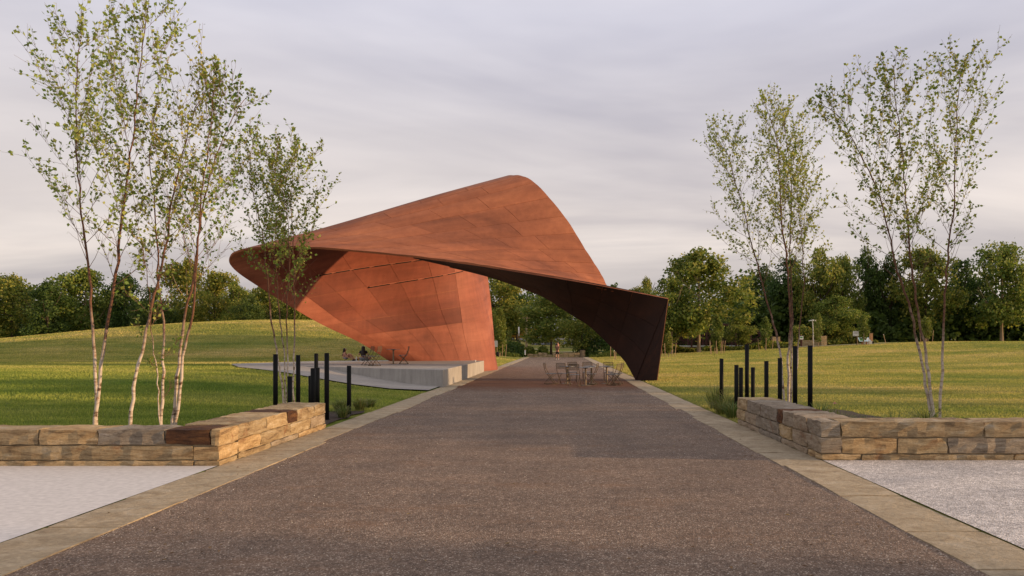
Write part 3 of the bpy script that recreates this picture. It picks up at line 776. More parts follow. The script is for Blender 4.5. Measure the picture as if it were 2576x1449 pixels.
def face(parent, c_, fwd, s=1.0):
    """eyes, nose, mouth and ears on a head at c_ looking along fwd (unit, horizontal)"""
    f = Vector(fwd); r = Vector((f.y, -f.x, 0)); u = Vector((0,0,1)); c_ = Vector(c_)
    g = G()
    def dab(p, a): 
        g.add([p+r*a, p-r*a, p+u*a, p-u*a, p+f*a, p-f*a], [(0,2,4),(2,1,4),(1,3,4),(3,0,4),(2,0,5),(1,2,5),(3,1,5),(0,3,5)])
    dab(c_+f*.083*s+r*.032*s+u*.01*s, .009*s); dab(c_+f*.083*s-r*.032*s+u*.01*s, .009*s); dab(c_+f*.084*s-u*.055*s, .012*s)
    g.mesh('eyes_and_mouth', M_hair, parent)
    g = G(); dab(c_+f*.10*s-u*.02*s, .016*s); dab(c_+r*.078*s-u*.01*s, .018*s); dab(c_-r*.078*s-u*.01*s, .018*s); g.mesh('nose_and_ears', M_skin, parent)
def fingers(side_pt, d, spread, s=1.0):
    """five short finger chains leaving the hand joint"""
    out = []; p = Vector(side_pt); d = Vector(d).normalized(); sp = Vector(spread).normalized()
    for k, L in zip((-1.5,-.5,.5,1.5), (.062,.074,.07,.055)):
        a = p+sp*(k*.018*s)+d*.03*s; out.append([a, a+d*L*.6*s, a+d*L*s+Vector((0,0,-.018*s))])
    a = p+sp*(-.03*s); out.append([a, a-sp*.025*s+d*.03*s, a-sp*.03*s+d*.055*s])
    return out
def hand(name, p, d, sp, parent, s=1.0):
    g = G(); 
    for ch in fingers(p, d, sp, s): g.tube(ch, [.0095*s,.009*s,.007*s], 6)
    return g.mesh(name, M_skin, parent, True)

# seated woman with knees drawn up, facing right (+x local)
p = thing('person', 'person in black crop top and denim shorts sitting with knees drawn up', 'person', at(865, 907, 45.2), 0)
p.location.z = ST
body('body', [
  [('pel',(0,0,.11),.115), ((.0,0,.24),.105), ('ch',(.03,0,.40),.115), ('neck',(.06,0,.53),.05), ((.075,0,.60),.05), ((.085,0,.68),.085), ((.085,0,.745),.07)],
  ['pel', ((.10,-.09,.13),.085), ((.36,-.11,.44),.06), ((.40,-.11,.36),.052), ((.50,-.11,.09),.036), ((.60,-.11,.04),.032), ((.68,-.11,.03),.02)],
  ['pel', ((.10,.09,.13),.085), ((.34,.11,.40),.06), ((.42,.11,.34),.052), ((.62,.11,.08),.036), ((.70,.11,.06),.032), ((.76,.11,.10),.02)],
  ['ch', ((.05,-.15,.46),.05), ((.16,-.21,.30),.037), ((.36,-.20,.19),.028), ((.44,-.18,.15),.027)],
  ['ch', ((.05,.15,.46),.05), ((.16,.21,.30),.037), ((.36,.20,.20),.028), ((.44,.18,.16),.027)]], M_skin, p)
body('crop_top', [[((.0,0,.25),(.125,.14)), ((.01,0,.33),(.13,.145)), ((.03,0,.41),(.125,.15))]], M_cloth_k, p)
body('shorts', [[('a',(0,0,.10),(.135,.15)), ((.0,0,.19),(.12,.135))], ['a', ((.12,-.09,.15),.10), ((.2,-.10,.25),.088)], ['a', ((.12,.09,.15),.10), ((.2,.10,.25),.088)]], M_denim, p)
body('hair', [[((.06,0,.76),.07), ((.05,0,.69),.105), ((.03,0,.60),(.085,.09)), ((.0,0,.50),(.07,.085)), ((-.01,.0,.40),(.045,.07))]], M_hair, p)
for s, x in ((-1,.60),(1,.70)): ellip('shoe', (x+.02, s*.11, .045+.02*(s>0)), (.13,.048,.045), M_cloth_k, p, (0, -.35 if s>0 else 0, 0))
for s in (-1,1): hand('hand', (.44,s*.18,.15), (1,0,-.4), (0,s,0), p)
face(p, (.10,0,.675), (1,0,0))
# second seated woman seen from behind with very long hair
p = thing('person', 'person with very long black hair and black T-shirt, sitting seen from behind', 'person', at(914, 907, 45.0), 0)
p.scale = (1.06,1.06,1.06)
p.location.z = ST
body('body', [
  [('pel',(0,0,.11),.125), ((0,.01,.26),.12), ('ch',(0,.02,.46),.13), ('neck',(0,.02,.60),.05), ((0,.03,.66),.05), ((0,.04,.74),.09), ((0,.04,.82),.075)],
  ['pel', ((-.10,.06,.12),.09), ((-.36,.30,.16),.065), ((-.30,.36,.12),.055), ((.02,.36,.07),.04), ((.10,.34,.05),.035)],
  ['pel', ((.10,.06,.12),.09), ((.36,.30,.16),.065), ((.28,.42,.12),.055), ((.0,.46,.07),.04), ((-.08,.46,.05),.035)],
  ['ch', ((-.16,.02,.52),.055), ((-.27,.04,.34),.04), ((-.25,.20,.40),.03), ((-.20,.27,.46),.027)],
  ['ch', ((.16,.02,.52),.055), ((.25,.06,.34),.04), ((.20,.24,.28),.03), ((.14,.30,.26),.027)]], M_skin, p)
body('t_shirt', [[((0,0,.20),(.15,.13)), ((0,.01,.34),(.15,.13)), ('c',(0,.02,.50),(.155,.125))], ['c', ((-.16,.02,.52),.075), ((-.235,.035,.41),.06)], ['c', ((.16,.02,.52),.075), ((.225,.045,.41),.06)]], M_cloth_k, p)
body('shorts', [[('a',(0,0,.10),(.16,.15)), ((0,0,.20),(.15,.13))], ['a', ((-.12,.08,.12),.11), ((-.24,.19,.14),.09)], ['a', ((.12,.08,.12),.11), ((.24,.19,.14),.09)]], M_denim, p)
body('hair', [[((0,.03,.83),.08), ((0,.01,.76),.115), ((0,-.03,.64),(.11,.08)), ((0,-.07,.50),(.14,.07)), ((.01,-.10,.36),(.15,.06)), ((.04,-.12,.24),(.10,.04))]], M_hair, p)
for s in (-1,1): ellip('shoe', (.14*-s, .40+.05*s, .045), (.12,.048,.045), M_cloth_k, p)
hand('hand', (-.20,.27,.46), (.3,.7,.4), (1,0,0), p); hand('hand', (.14,.30,.26), (-.5,.7,0), (0,0,1), p)
face(p, (0,.045,.74), (0,1,0))
def bott(m, h):
    def f(t):
        G().cyl(0,0,0,h*.85,.035,14).mesh('bottle_body', m, t); G().cyl(0,0,h*.85,h,.022,12,.02).mesh('lid', m, t)
    return f
small('bottle', 'pale yellow bottle standing between the two seated people', 'bottle', (at(896.6,907,45.1).x,45.1,ST), bott(M_wht, .26))
small('bottle', 'brown bottle standing between the two seated people', 'bottle', (at(902,907,45.1).x,45.1,ST), bott(M_amber, .22))

# standing man seen from behind, child on his shoulders
dm = 84.0; q0 = at(1402, 904, dm)
p = thing('person', 'person in brown T-shirt and black shorts walking away down the path', 'person', (q0.x, dm, 0.0))
body('body', [
  [('pel',(0,0,.95),.13), ((0,0,1.12),.125), ('ch',(0,0,1.34),.15), ('neck',(0,0,1.47),.06), ((-.03,.02,1.54),.055), ((-.06,.03,1.63),.095), ((-.06,.03,1.71),.08)],
  ['pel', ((-.10,0,.88),.09), ((-.12,.03,.50),.062), ((-.12,.0,.30),.055), ((-.13,-.03,.09),.036), ((-.13,.02,.045),.034), ((-.13,.10,.03),.026)],
  ['pel', ((.10,0,.88),.09), ((.11,.05,.50),.062), ((.12,.03,.30),.055), ((.13,.02,.09),.036), ((.13,.07,.045),.034), ((.13,.15,.03),.026)],
  ['ch', ((-.19,0,1.42),.06), ((-.22,.15,1.30),.046), ((-.12,.25,1.45),.036), ((-.06,.24,1.52),.032)],
  ['ch', ((.19,0,1.42),.06), ((.24,.14,1.28),.046), ((.14,.26,1.42),.036), ((.09,.25,1.50),.032)]], M_skin, p)
body('t_shirt', [[((0,0,.88),(.17,.14)), ((0,0,1.1),(.165,.14)), ('c',(0,0,1.36),(.175,.135))], ['c', ((-.19,0,1.42),.085), ((-.225,.10,1.33),.07)], ['c', ((.19,0,1.42),.085), ((.235,.09,1.31),.07)]], M_brown, p)
body('shorts', [[('a',(0,0,.93),(.16,.14)), ((0,0,.99),(.155,.13))], ['a', ((-.10,0,.85),.11), ((-.12,.03,.56),.098)], ['a', ((.10,0,.85),.11), ((.12,.04,.56),.098)]], M_cloth_k, p)
ellip('hair', (-.065,.01,1.70), (.095,.10,.10), M_hair, p)
for s, yy in ((-1,-.01),(1,.04)):
    G().tube([(s*.13,yy,.07),(s*.128,yy,.24)], [.045,.055], 10).mesh('sock', M_cloth_k, p, True)
    ellip('shoe', (s*.13, yy+.05, .05), (.055,.15,.05), M_wht, p)
hand('hand', (-.06,.24,1.52), (.5,0,.6), (0,1,0), p); hand('hand', (.09,.25,1.50), (-.5,0,.6), (0,1,0), p)
face(p, (-.06,.035,1.63), (0,1,0))
k = thing('person', 'small child in pink carried on the shoulder of the person walking away', 'person', (q0.x+.05, dm, 1.38))
body('body', [
  [('pel',(.02,-.02,.08),.085), ('ch',(.03,0,.30),.085), ((.0,.01,.40),.04), ((-.01,.02,.50),.08), ((-.01,.02,.56),.07)],
  ['pel', ((-.10,.04,.05),.05), ((-.13,.15,-.05),.04), ((-.12,.17,-.22),.028), ((-.12,.2,-.26),.02)],
  ['pel', ((.12,.04,.05),.05), ((.14,.15,-.05),.04), ((.13,.17,-.22),.028), ((.13,.2,-.26),.02)],
  ['ch', ((-.09,0,.34),.035), ((-.17,.03,.22),.027), ((-.14,.10,.12),.02)],
  ['ch', ((.11,0,.34),.035), ((.15,.08,.22),.027), ((.04,.13,.14),.02)]], M_skin, k)
body('shirt', [[((.02,-.02,.05),(.10,.09)), ((.03,0,.28),(.095,.085)), ((.03,0,.33),(.09,.07))]], M_pink, k)
ellip('hair', (-.015,.0,.56), (.09,.09,.085), M_hair, k)
hand('hand', (-.14,.10,.12), (.5,.3,-.3), (0,0,1), k, .6); hand('hand', (.04,.13,.14), (-.5,.3,-.3), (0,0,1), k, .6)
face(k, (-.01,.02,.50), (0,1,0), .8)

# ------------------------------------------------------------ birches by the path
def leaf_quads(P, size, up=.25, rnd=rng):
    """small pointed leaves (one diamond each) at the points P"""
    n = len(P)
    d = rnd.normal(size=(n,3)); d[:,2] += up; d /= np.linalg.norm(d, axis=1)[:,None]
    e = rnd.normal(size=(n,3)); e -= d*(e*d).sum(1)[:,None]; e /= np.linalg.norm(e, axis=1)[:,None]
    s = size*(.65+.7*rnd.random(n))[:,None]
    nn = np.cross(d, e)
    a = P; b = P+d*s*.45+e*s*.36+nn*s*.06; c_ = P+d*s; f = P+d*s*.45-e*s*.36+nn*s*.06
    return np.stack([a,b,c_,f],1).reshape(-1,3)
def resample(pts, n):
    P = [Vector(p) for p in pts]; out = []
    seg = [(P[i+1]-P[i]).length for i in range(len(P)-1)]; tot = sum(seg)
    dense = arc_pts(P, 8)
    L = [0]
    for a, b in zip(dense, dense[1:]): L.append(L[-1]+(b-a).length)
    j = 0
    for i in range(n):
        s = L[-1]*i/(n-1)
        while j < len(L)-2 and L[j+1] < s: j += 1
        f = (s-L[j])/max(1e-6, L[j+1]-L[j]); out.append(dense[j].lerp(dense[j+1], min(1,f)))
    return out
def birch(label, d, base_px, stems, leafm, seed, leafsize=.068, dens=1.0, cat='tree'):
    rnd = random.Random(seed); nr = np.random.default_rng(seed)
    b = Vector(((base_px-VX)/FP*d, d, hgt((base_px-VX)/FP*d, d)))
    t = thing('birch_tree', label, cat, b, 0, 'slim young birches beside the path')
    leaves = []; br = G()
    for si, (pts, r0, f0, Lm, dd) in enumerate(stems):
        n0 = len(pts); W = []
        for i, (px, py) in enumerate(pts):
            Y = d+dd*(i/(n0-1)); q = at(px, py, Y)
            if i == 0: q = Vector((q.x, d, b.z-.05))
            W.append(q-b)
        m = 34; W = resample(W, m)
        W = [p+Vector((rnd.uniform(-1,1),rnd.uniform(-1,1),0))*.018*(i > 0) for i, p in enumerate(W)]
        rad = [r0*.8*(1-.84*(i/(m-1))**.8)*(1+.10*rnd.uniform(-1,1)) for i in range(m)]
        rad[0] *= 1.25
        G().tube(W, rad, 10).mesh('trunk', M_birch, t, True)
        total = sum((W[i+1]-W[i]).length for i in range(m-1))
        nb = int(total*4.4*dens)
        for k in range(nb):
            f = f0+(1-f0)*((k+rnd.random())/nb); bare = f < f0+.10*(1-f0)
            x = f*(m-1); i = min(m-2, int(x)); p0 = W[i].lerp(W[i+1], x-i); tan = (W[i+1]-W[i]).normalized()
            azm = k*2.4+rnd.uniform(-.6,.6); side = Vector((math.cos(azm), math.sin(azm), 0))
            side = (side - tan*side.dot(tan)).normalized()
            ang = math.radians(rnd.uniform(30, 58)*(1-.25*f))
            g_ = (f-f0)/(1-f0)
            L = Lm*(.35+1.1*math.sin(PI*min(1,(g_*.80+.16))))*rnd.uniform(.6,1.15)
            if g_ > .88: L *= .7
            dirv = (tan*math.cos(ang)+side*math.sin(ang)).normalized()
            pp = [p0]; q = p0.copy(); dv = dirv.copy(); ns = 7
            for s_ in range(ns):
                dv = (dv+Vector((rnd.uniform(-.12,.12),rnd.uniform(-.12,.12),.055+rnd.uniform(-.05,.06)))).normalized(); q = q+dv*(L/ns); pp.append(q.copy())
            rb = max(.0035, rad[i]*.34)
            br.tube(pp, [max(.0022, rb*(1-.8*j/ns)) for j in range(ns+1)], 4, False)
            tips = []
            if rnd.random() < (.45 if bare else .06): 
                continue
            for s_ in range(2 if L > .5 else 3, ns+1):
                for rep in range(3):
                    if rnd.random() < .15: continue
                    tl = L*rnd.uniform(.16,.38)*(1-.35*s_/ns)+.08
                    sd = Vector((rnd.gauss(0,1),rnd.gauss(0,1),rnd.gauss(0,1)+.5)).normalized()
                    d0 = (pp[s_]-pp[s_-1]).normalized(); dv = (d0*.75+sd*.65).normalized()
                    tw = [pp[s_-1].lerp(pp[s_], rnd.random())]
                    for _ in range(3):
                        dv = (dv+Vector((rnd.uniform(-.2,.2),rnd.uniform(-.2,.2),rnd.uniform(-.08,.18)))).normalized(); tw.append(tw[-1]+dv*tl/3)
                    br.tube(tw, [.0028,.0024,.002,.0015], 3, False)
                    nl = int((tl*11+1)*(0.35 if bare else 1)*dens)
                    for _ in range(nl):
                        h = rnd.random()**.7*3; j = min(2, int(h)); tips.append(tw[j].lerp(tw[j+1], h-j)+Vector((rnd.gauss(0,.012),rnd.gauss(0,.012),rnd.gauss(0,.012))))
            leaves += [tuple(p) for p in tips]
    br.mesh('branches', M_twig, t)
    if leaves:
        mknp('crown', leaf_quads(np.array(leaves), leafsize, .3, nr), 4, leafm, t)
    return t, len(leaves)
cnt = 0
for spec in [
 ('leaning birch behind the left wall, trunk curving right, yellow green leaves', 12.6, 321,
   [([(321,1080),(337,985),(350,905),(373,820),(390,740),(412,640),(439,469),(465,360),(497,262),(540,200)], .042, .42, 1.15, .6)], L_birch, 11, .066, .85),
 ('tallest pale birch left of the leaning one, top reaching highest in the left group', 12.9, 236,
   [([(236,1080),(250,960),(266,850),(290,700),(312,520),(335,330),(352,170),(374,12)], .045, .36, 1.35, -.3),
    ([(243,1080),(240,900),(225,700),(200,480),(190,250),(205,70)], .04, .4, 1.3, .5)], L_birch, 12),
 ('straight slim birch between the leaning and twin-stemmed birches behind the wall', 13.0, 405,
   [([(405,1074),(411,950),(411,880),(408,783),(400,731),(395,631),(389,500),(378,400),(385,285)], .036, .40, .9, .3),
    ([(403,1074),(396,950),(386,880),(378,800),(372,700),(352,600),(335,480)], .018, .14, .5, -.5)], L_birchg, 13, .066, .85),
 ('twin-stemmed birch behind the left wall, both stems leaning right', 13.2, 432,
   [([(430,1073),(452,896),(461,826),(474,761),(487,687),(499,600),(517,490),(548,382),(578,312),(612,250)], .042, .42, 1.2, .4),
    ([(438,1073),(461,896),(480,809),(488,752),(492,690),(498,600),(508,480),(522,370),(536,262),(540,210)], .038, .44, 1.0, -.4)], L_birchg, 14, .066, .85),
 ('clump of four slim birch stems among the black posts by the canopy nose', 17.4, 718,
   [([(716,1016),(704,930),(691,860),(680,782),(670,678),(664,608),(643,512),(628,442),(636,350)], .033, .44, 1.05, .3),
    ([(721,1014),(715,895),(704,804),(699,730),(695,674),(692,590),(700,500),(690,410)], .026, .42, .8, .6),
    ([(727,1012),(723,869),(721,804),(727,695),(727,617),(722,540),(706,450),(690,372)], .026, .42, .9, -.5),
    ([(736,1010),(739,904),(740,783),(740,696),(737,592),(733,490),(740,420),(750,372)], .030, .40, 1.05, .4)], L_birchg, 15),
 ('tall birch clump with pale peeling stems behind the right wall', 19.0, 1985,
   [([(1975,1030),(1966,918),(1953,840),(1931,762),(1909,680),(1889,606),(1866,511),(1849,455),(1831,389),(1806,335)], .042, .44, 1.15, .5),
    ([(1985,1030),(1983,900),(1988,840),(1985,727),(1979,649),(1966,572),(1962,485),(1960,420),(1949,337),(1922,258)], .048, .44, 1.15, -.3),
    ([(1991,1030),(1990,900),(1994,792),(1990,700),(1987,600),(1992,500),(1986,400),(1968,290)], .036, .46, 1.1, .5),
    ([(1997,1030),(2007,874),(2016,783),(2022,705),(2018,618),(2011,541),(2007,485),(2000,410)], .030, .46, .8, .2)], L_birch, 16),
 ('leafy birch at the right side leaning left over the grey and orange wall', 15.5, 2345,
   [([(2345,1080),(2322,930),(2292,790),(2258,680),(2239,594),(2218,507),(2187,432),(2152,363),(2113,295),(2066,262)], .042, .40, 1.15, .4),
    ([(2350,1080),(2330,900),(2300,720),(2285,560),(2270,400),(2255,260),(2248,165)], .042, .40, 1.2, -.5),
    ([(2362,1080),(2372,900),(2380,700),(2400,500),(2405,330),(2420,160)], .04, .4, 1.2, .2)], L_birchg, 17)]:
    t_, n_ = birch(*spec); cnt += n_
print('birch leaves', cnt)

# ------------------------------------------------------------ wood behind
def crown_mesh(name, w_, h_, seed, n, size, mat, columnar=False, lobes=13):
    r = np.random.default_rng(seed); pts = []
    L = []
    for k in range(lobes):
        a = r.random()*6.28; zz = r.random()
        rr = (0.20+.30*r.random())*w_*(math.sin(PI*(.18+.72*zz))**.8)
        L.append((math.cos(a)*rr, math.sin(a)*rr, h_*(.12+.74*zz), w_*(.17+.15*r.random()), h_*(.10+.09*r.random())))
    L.append((0,0,h_*.5,w_*.27,h_*.40)); L.append((r.normal()*w_*.06,r.normal()*w_*.06,h_*.86,w_*.15,h_*.14))
    per = n//len(L)
    for (x,y,z,rx,rz) in L:
        d = r.normal(size=(per,3)); d /= np.linalg.norm(d,axis=1)[:,None]
        q = (.72+.36*r.random(per))[:,None]
        # clump: leaves gather round a number of twigs
        tw = r.normal(size=(max(6,per//26),3)); tw /= np.linalg.norm(tw,axis=1)[:,None]
        k = r.integers(0,len(tw),per); d = tw[k]*.9+d*.36
        p = d*q*np.array([rx,rx,rz])+np.array([x,y,z]); pts.append(p)
    P = np.concatenate(pts); n = len(P)
    dd = r.normal(size=(n,3)); dd /= np.linalg.norm(dd,axis=1)[:,None]; e = r.normal(size=(n,3)); e -= dd*(e*dd).sum(1)[:,None]; e /= np.linalg.norm(e,axis=1)[:,None]
    s = (size*(.5+.9*r.random(n)))[:,None]
    V = np.stack([P-dd*s*.5, P+e*s*.42, P+dd*s*.5, P-e*s*.42],1).reshape(-1,3)
    me = bpy.data.meshes.new(name); me.vertices.add(len(V)); me.vertices.foreach_set('co', V.astype(np.float32).ravel())
    me.loops.add(len(V)); me.loops.foreach_set('vertex_index', np.arange(len(V),dtype=np.int32)); me.polygons.add(n); me.polygons.foreach_set('loop_start', np.arange(0,len(V),4,dtype=np.int32))
    me.update(calc_edges=True); me.materials.append(mat); return me
def trunk_mesh(h_, r_, mat, seed, limbs=6):
    g = G(); rr = random.Random(seed)
    pts = [(rr.uniform(-.12,.12)*i*.3, rr.uniform(-.12,.12)*i*.3, h_*i/6) for i in range(7)]; pts[0] = (0,0,-.2)
    g.tube(pts, [r_*1.25]+[r_*(1-.13*i) for i in range(1,7)], 8)
    for k in range(limbs):
        i = rr.choice([2,3,3,4,5]); p = Vector(pts[i]); a = rr.uniform(0,6.28); L = h_*rr.uniform(.22,.4)
        g.tube([p, p+Vector((math.cos(a)*L*.5, math.sin(a)*L*.5, L*.45)), p+Vector((math.cos(a)*L*.8, math.sin(a)*L*.8, L))], [r_*.4,r_*.28,r_*.12], 5)
    me = bpy.data.meshes.new('trunk'); me.from_pydata(g.V, [], g.F); me.materials.append(mat); return me
CR = [crown_mesh('crown', 10, 12.5, 100+i, 11500, .37, L_tree) for i in range(5)]
CD = [crown_mesh('crown', 10, 12.5, 200+i, 9000, .38, L_dark) for i in range(3)]
TR = [trunk_mesh(12, .28, M_bark, 5), trunk_mesh(12, .24, M_barkp, 8)]
def tree(label, px, pytop, d, width, kind='m', tr=0, grp='trees of the wood behind the lawns', v=None, low=.12):
    X = (px-VX)/FP*d; z0 = hgt(X, d); top = EYE-(pytop-VY)/FP*d - z0; wd = width/FP*d
    t = thing('tree', label, 'tree', (X, d, z0), random.uniform(0,6.28), grp)
    me = random.choice(CR if kind == 'm' else CD) if v is None else (CR if kind == 'm' else CD)[v]
    c_ = bpy.data.objects.new('crown', me); C.objects.link(c_); c_.parent = t; c_.scale = (wd/10*1.02, wd/10*1.02, top*(1-low)/12.5); c_.location = (0,0,top*low)
    k = bpy.data.objects.new('trunk', TR[tr]); C.objects.link(k); k.parent = t; k.scale = (top/14,top/14,top/14*.95)
    return t
for a in [
 ('green tree far beyond the left end of the wood', 30, 690, 112, 150, 'm', 0), ('dark tree second from the far left end of the wood', 120, 705, 108, 130, 'd', 0),
 ('broad green tree beyond the tallest birch at the far left', 215, 672, 114, 150, 'm', 1),
 ('dark tree behind the left birches where the mound ends', 318, 686, 116, 110, 'd', 0), ('low dark tree behind the leaning birch', 385, 722, 110, 95, 'd', 0),
 ('tall yellow green tree, highest behind the mound between the birches', 470, 652, 118, 130, 'm', 1), ('round green tree right of the tall yellow green one behind the mound', 540, 680, 112, 120, 'm', 0),
 ('smaller tree at the mound crest left of the canopy nose', 592, 712, 108, 85, 'm', 0), ('dark round tree on the crest below the canopy nose', 628, 742, 104, 75, 'd', 0),
 ('green tree seen behind the slim birch clump and canopy edge', 680, 718, 116, 110, 'm', 0), ('low tree behind the mound right of the birch clump', 745, 742, 112, 100, 'm', 1),
 ('tree behind the mound just left of where the canopy touches the stage', 820, 752, 116, 110, 'd', 0),
 ('tree hidden mostly behind the inner canopy wall', 960, 740, 120, 120, 'm', 0), ('tree behind the canopy wall centre', 1090, 720, 122, 130, 'd', 0),
 ('tall loose tree just right of the inner steel wall, seen through the arch', 1255, 668, 132, 150, 'm', 0), ('dark tree in the arch behind the tall loose one', 1300, 738, 150, 110, 'd', 0),
 ('spreading tree with a dark trunk right in the middle of the arch', 1386, 738, 107, 150, 'm', 0),
 ('dark tree in the arch right of the spreading one', 1465, 772, 128, 110, 'd', 0), ('tree partly cut by the dark canopy leg', 1530, 742, 132, 120, 'd', 0),
 ('thin tree beyond the dark corner of the canopy', 1628, 694, 150, 60, 'm', 0), ('pale tree left of the biggest right tree', 1610, 718, 140, 110, 'm', 0),
 ('biggest broad tree on the right lawn edge beside the canopy leg', 1758, 628, 100, 215, 'm', 1),
 ('lower left bough tree joined to the biggest right tree', 1690, 690, 98, 120, 'm', 1),
 ('low tree in the gap right of the biggest tree', 1868, 712, 128, 90, 'd', 0), ('small rounded tree in the gap behind the birch clump', 1925, 668, 135, 100, 'd', 0),
 ('dark tree behind the pale birch stems', 1990, 648, 122, 120, 'd', 0), ('tall tree right of the birch stems with lit top', 2062, 622, 118, 120, 'm', 0),
 ('narrow tree next to the tall lit one', 2125, 640, 121, 80, 'm', 0), ('tall dark tree behind the small sign', 2182, 624, 124, 100, 'd', 0),
 ('tree at the right behind the leaning birch', 2240, 640, 122, 100, 'd', 0), ('first tree beyond the right birch, broad and green', 2330, 620, 118, 140, 'm', 0),
 ('second tree beyond the right birch', 2420, 655, 122, 120, 'd', 0), ('rightmost big tree of the wood', 2520, 612, 116, 150, 'm', 1),
 ('low bright tree behind the lamp post on the right', 2105, 742, 112, 105, 'm', 0),
 ('low leafy tree in front of the footbridge', 1858, 792, 106, 70, 'm', 0),
 ('bushy low tree at the edge right of the low stone wall', 2090, 800, 113, 75, 'm', 0)]:
    tree(*a)
# off-frame evening shade trees: a row on the right of the path
for i, (x, y, h_, w_) in enumerate([(35,-14,10,8),(38,-6.5,10.5,7.5),(41,-.8,10.5,5.5),(43,11.8,10.5,6.0),(42,17.6,10.5,6.5),(46,23.4,10.5,5.0)]):
    t = thing('tree', ['shade tree far right of the path, nearest the viewer','shade tree right of the path, second of its row','small shade tree right of the path, third of its row','shade tree right of the path, fourth of its row','shade tree right of the path, fifth of its row','shade tree right of the path, last of its row'][i], 'tree', (x, y, 0), i*1.3, 'row of trees right of the path')
    c_ = bpy.data.objects.new('crown', CR[i % 5]); C.objects.link(c_); c_.parent = t; c_.scale = (w_/10, w_/10, h_*.50/12.5); c_.location = (0,0,h_*.47)
    k = bpy.data.objects.new('trunk', TR[0]); C.objects.link(k); k.parent = t; k.scale = (h_/14,)*3

def foliage_band(label, boxes, mat, size, seed):
    r = np.random.default_rng(seed); out = []
    for (x0,x1,y0,y1,h_,n) in boxes:
        x = x0+(x1-x0)*r.random(n); y = y0+(y1-y0)*r.random(n)
        hh = h_*(.62+.38*np.sin(x*.23+seed)*np.sin(x*.071+2)+.25*np.sin(x*.9+1))
        z = np.array([hgt(a,b) for a,b in zip(x,y)])+np.maximum(.3,hh)*r.random(n)**.8
        out.append(np.stack([x,y,z],1))
    P = np.concatenate(out); n = len(P)
    dd = r.normal(size=(n,3)); dd /= np.linalg.norm(dd,axis=1)[:,None]; e = r.normal(size=(n,3)); e -= dd*(e*dd).sum(1)[:,None]; e /= np.linalg.norm(e,axis=1)[:,None]
    s = (size*(.5+r.random(n)))[:,None]
    V = np.stack([P-dd*s*.5, P+e*s*.45, P+dd*s*.5, P-e*s*.45],1).reshape(-1,3)
    return mknp('undergrowth', V, 4, mat, None, kind='stuff', label=label, category='undergrowth')
foliage_band('dark undergrowth filling the wood behind the lawns', [(-110,-20,122,130,9,26000),(-18,-11,150,158,5,2500),(7,24,122,130,6,9000),(20,90,118,126,8,24000),(-40,60,196,212,17,26000),(-110,-40,135,150,11,12000),(30,110,132,150,12,14000)], L_dark, .75, 3)
foliage_band('leafy shrubs along the wood edge and by the bridge', [(9,19,102,104,1.3,3000),(20,33,104,106,.9,2200),(34,46,109,112,3.0,4500),(-9,-5,103,106,1.6,2000),(7,13,106,109,2.6,3500)], L_tree, .32, 4)
foliage_band('weedy wildflower bed at the end of the path', [(-9.5,-5.2,97,100,.75,2600),(3.9,12.5,97.5,100.5,.9,4200)], L_young, .14, 5)

# young staked trees
def sapling(label, px, pytop, d, wpx, seed, nst=3, dens=2600, mat=L_young, low=.18):
    X = (px-VX)/FP*d; z0 = hgt(X, d); top = EYE-(pytop-VY)/FP*d-z0; wd = wpx/FP*d
    t = thing('young_tree', label, 'young tree', (X,d,z0), 0, 'young trees held by wooden stakes')
    G().tube([(0,0,-.1),(.02,0,top*.3),(0,.02,top*.6),(0,0,top*.95)], [.05,.045,.03,.012], 7).mesh('trunk', M_barkp, t)
    r = np.random.default_rng(seed); n = dens
    f = r.random(n)**.85; a = r.random(n)*6.283; prof = np.sin(PI*np.clip(f*.86+.10,0,1))**.75
    lob = .72+.28*np.sin(a*3+f*9+seed)
    rr = (wd/2)*prof*lob*(.45+.6*r.random(n))
    P = np.stack([np.cos(a)*rr, np.sin(a)*rr, top*(low+(1-low)*f)+r.normal(size=n)*.1],1)
    mknp('crown', leaf_quads(P, .19, .2, r), 4, mat, t)
    for k in range(nst):
        a = 6.283*k/nst+.5+seed; q = Vector((math.cos(a)*.75, math.sin(a)*.75, -.1))
        G().tube([q, q*1.0+Vector((math.cos(a)*.16,math.sin(a)*.16,1.6))], .035, 6).mesh('stake', M_wood, t)
    return t
sapling('dense light green young tree beside the right end of the inner steel wall', 1256, 778, 92, 46, 1, 5, 4200, low=.10)
sapling('small reddish-tipped young tree with stakes right of the dark canopy leg', 1682, 838, 82, 22, 2, 4, 900)
sapling('columnar young tree with many pale stakes in front of the biggest tree', 1804, 795, 86, 34, 3, 7, 2600)
sapling('young tree with stakes in front of the bridge', 1926, 800, 92, 34, 4, 4, 1700)
sapling('thin young tree with stakes beside the white lamp post', 2059, 790, 96, 30, 5, 3, 800)
sapling('small young tree in front of the information panel', 2172, 796, 98, 34, 6, 3, 1500)
sapling('young tree beyond the right end of the footpath', 2330, 800, 96, 34, 7, 3, 1400)
sapling('thin young tree left of the tall light column in the arch', 1282, 830, 104, 20, 8, 2, 500, L_tree)
def stake(label, px, d, h_, lean):
    X = (px-VX)/FP*d; t = thing('wooden_stake', label, 'stake', (X,d,hgt(X,d)), 0, 'loose wooden stakes')
    G().tube([(0,0,-.1),(lean,0,h_)], .04, 6).mesh('pole', M_wood, t); G().tube([(lean*.93,0,h_*.93),(lean,0,h_)], .045, 6).mesh('tip', M_wht, t)
stake('pale stake nearest the canopy leg seen through the arch', 1549, 80, .95, .0)
stake('pale stake just left of the one nearest the canopy leg', 1546, 81, 1.0, -.06)
stake('single thick upright post left of the two pale stakes in the arch', 1536, 92, 1.9, 0)
stake('leaning stake at the wood edge far right of the information panel', 2229, 100, 1.2, -.35)

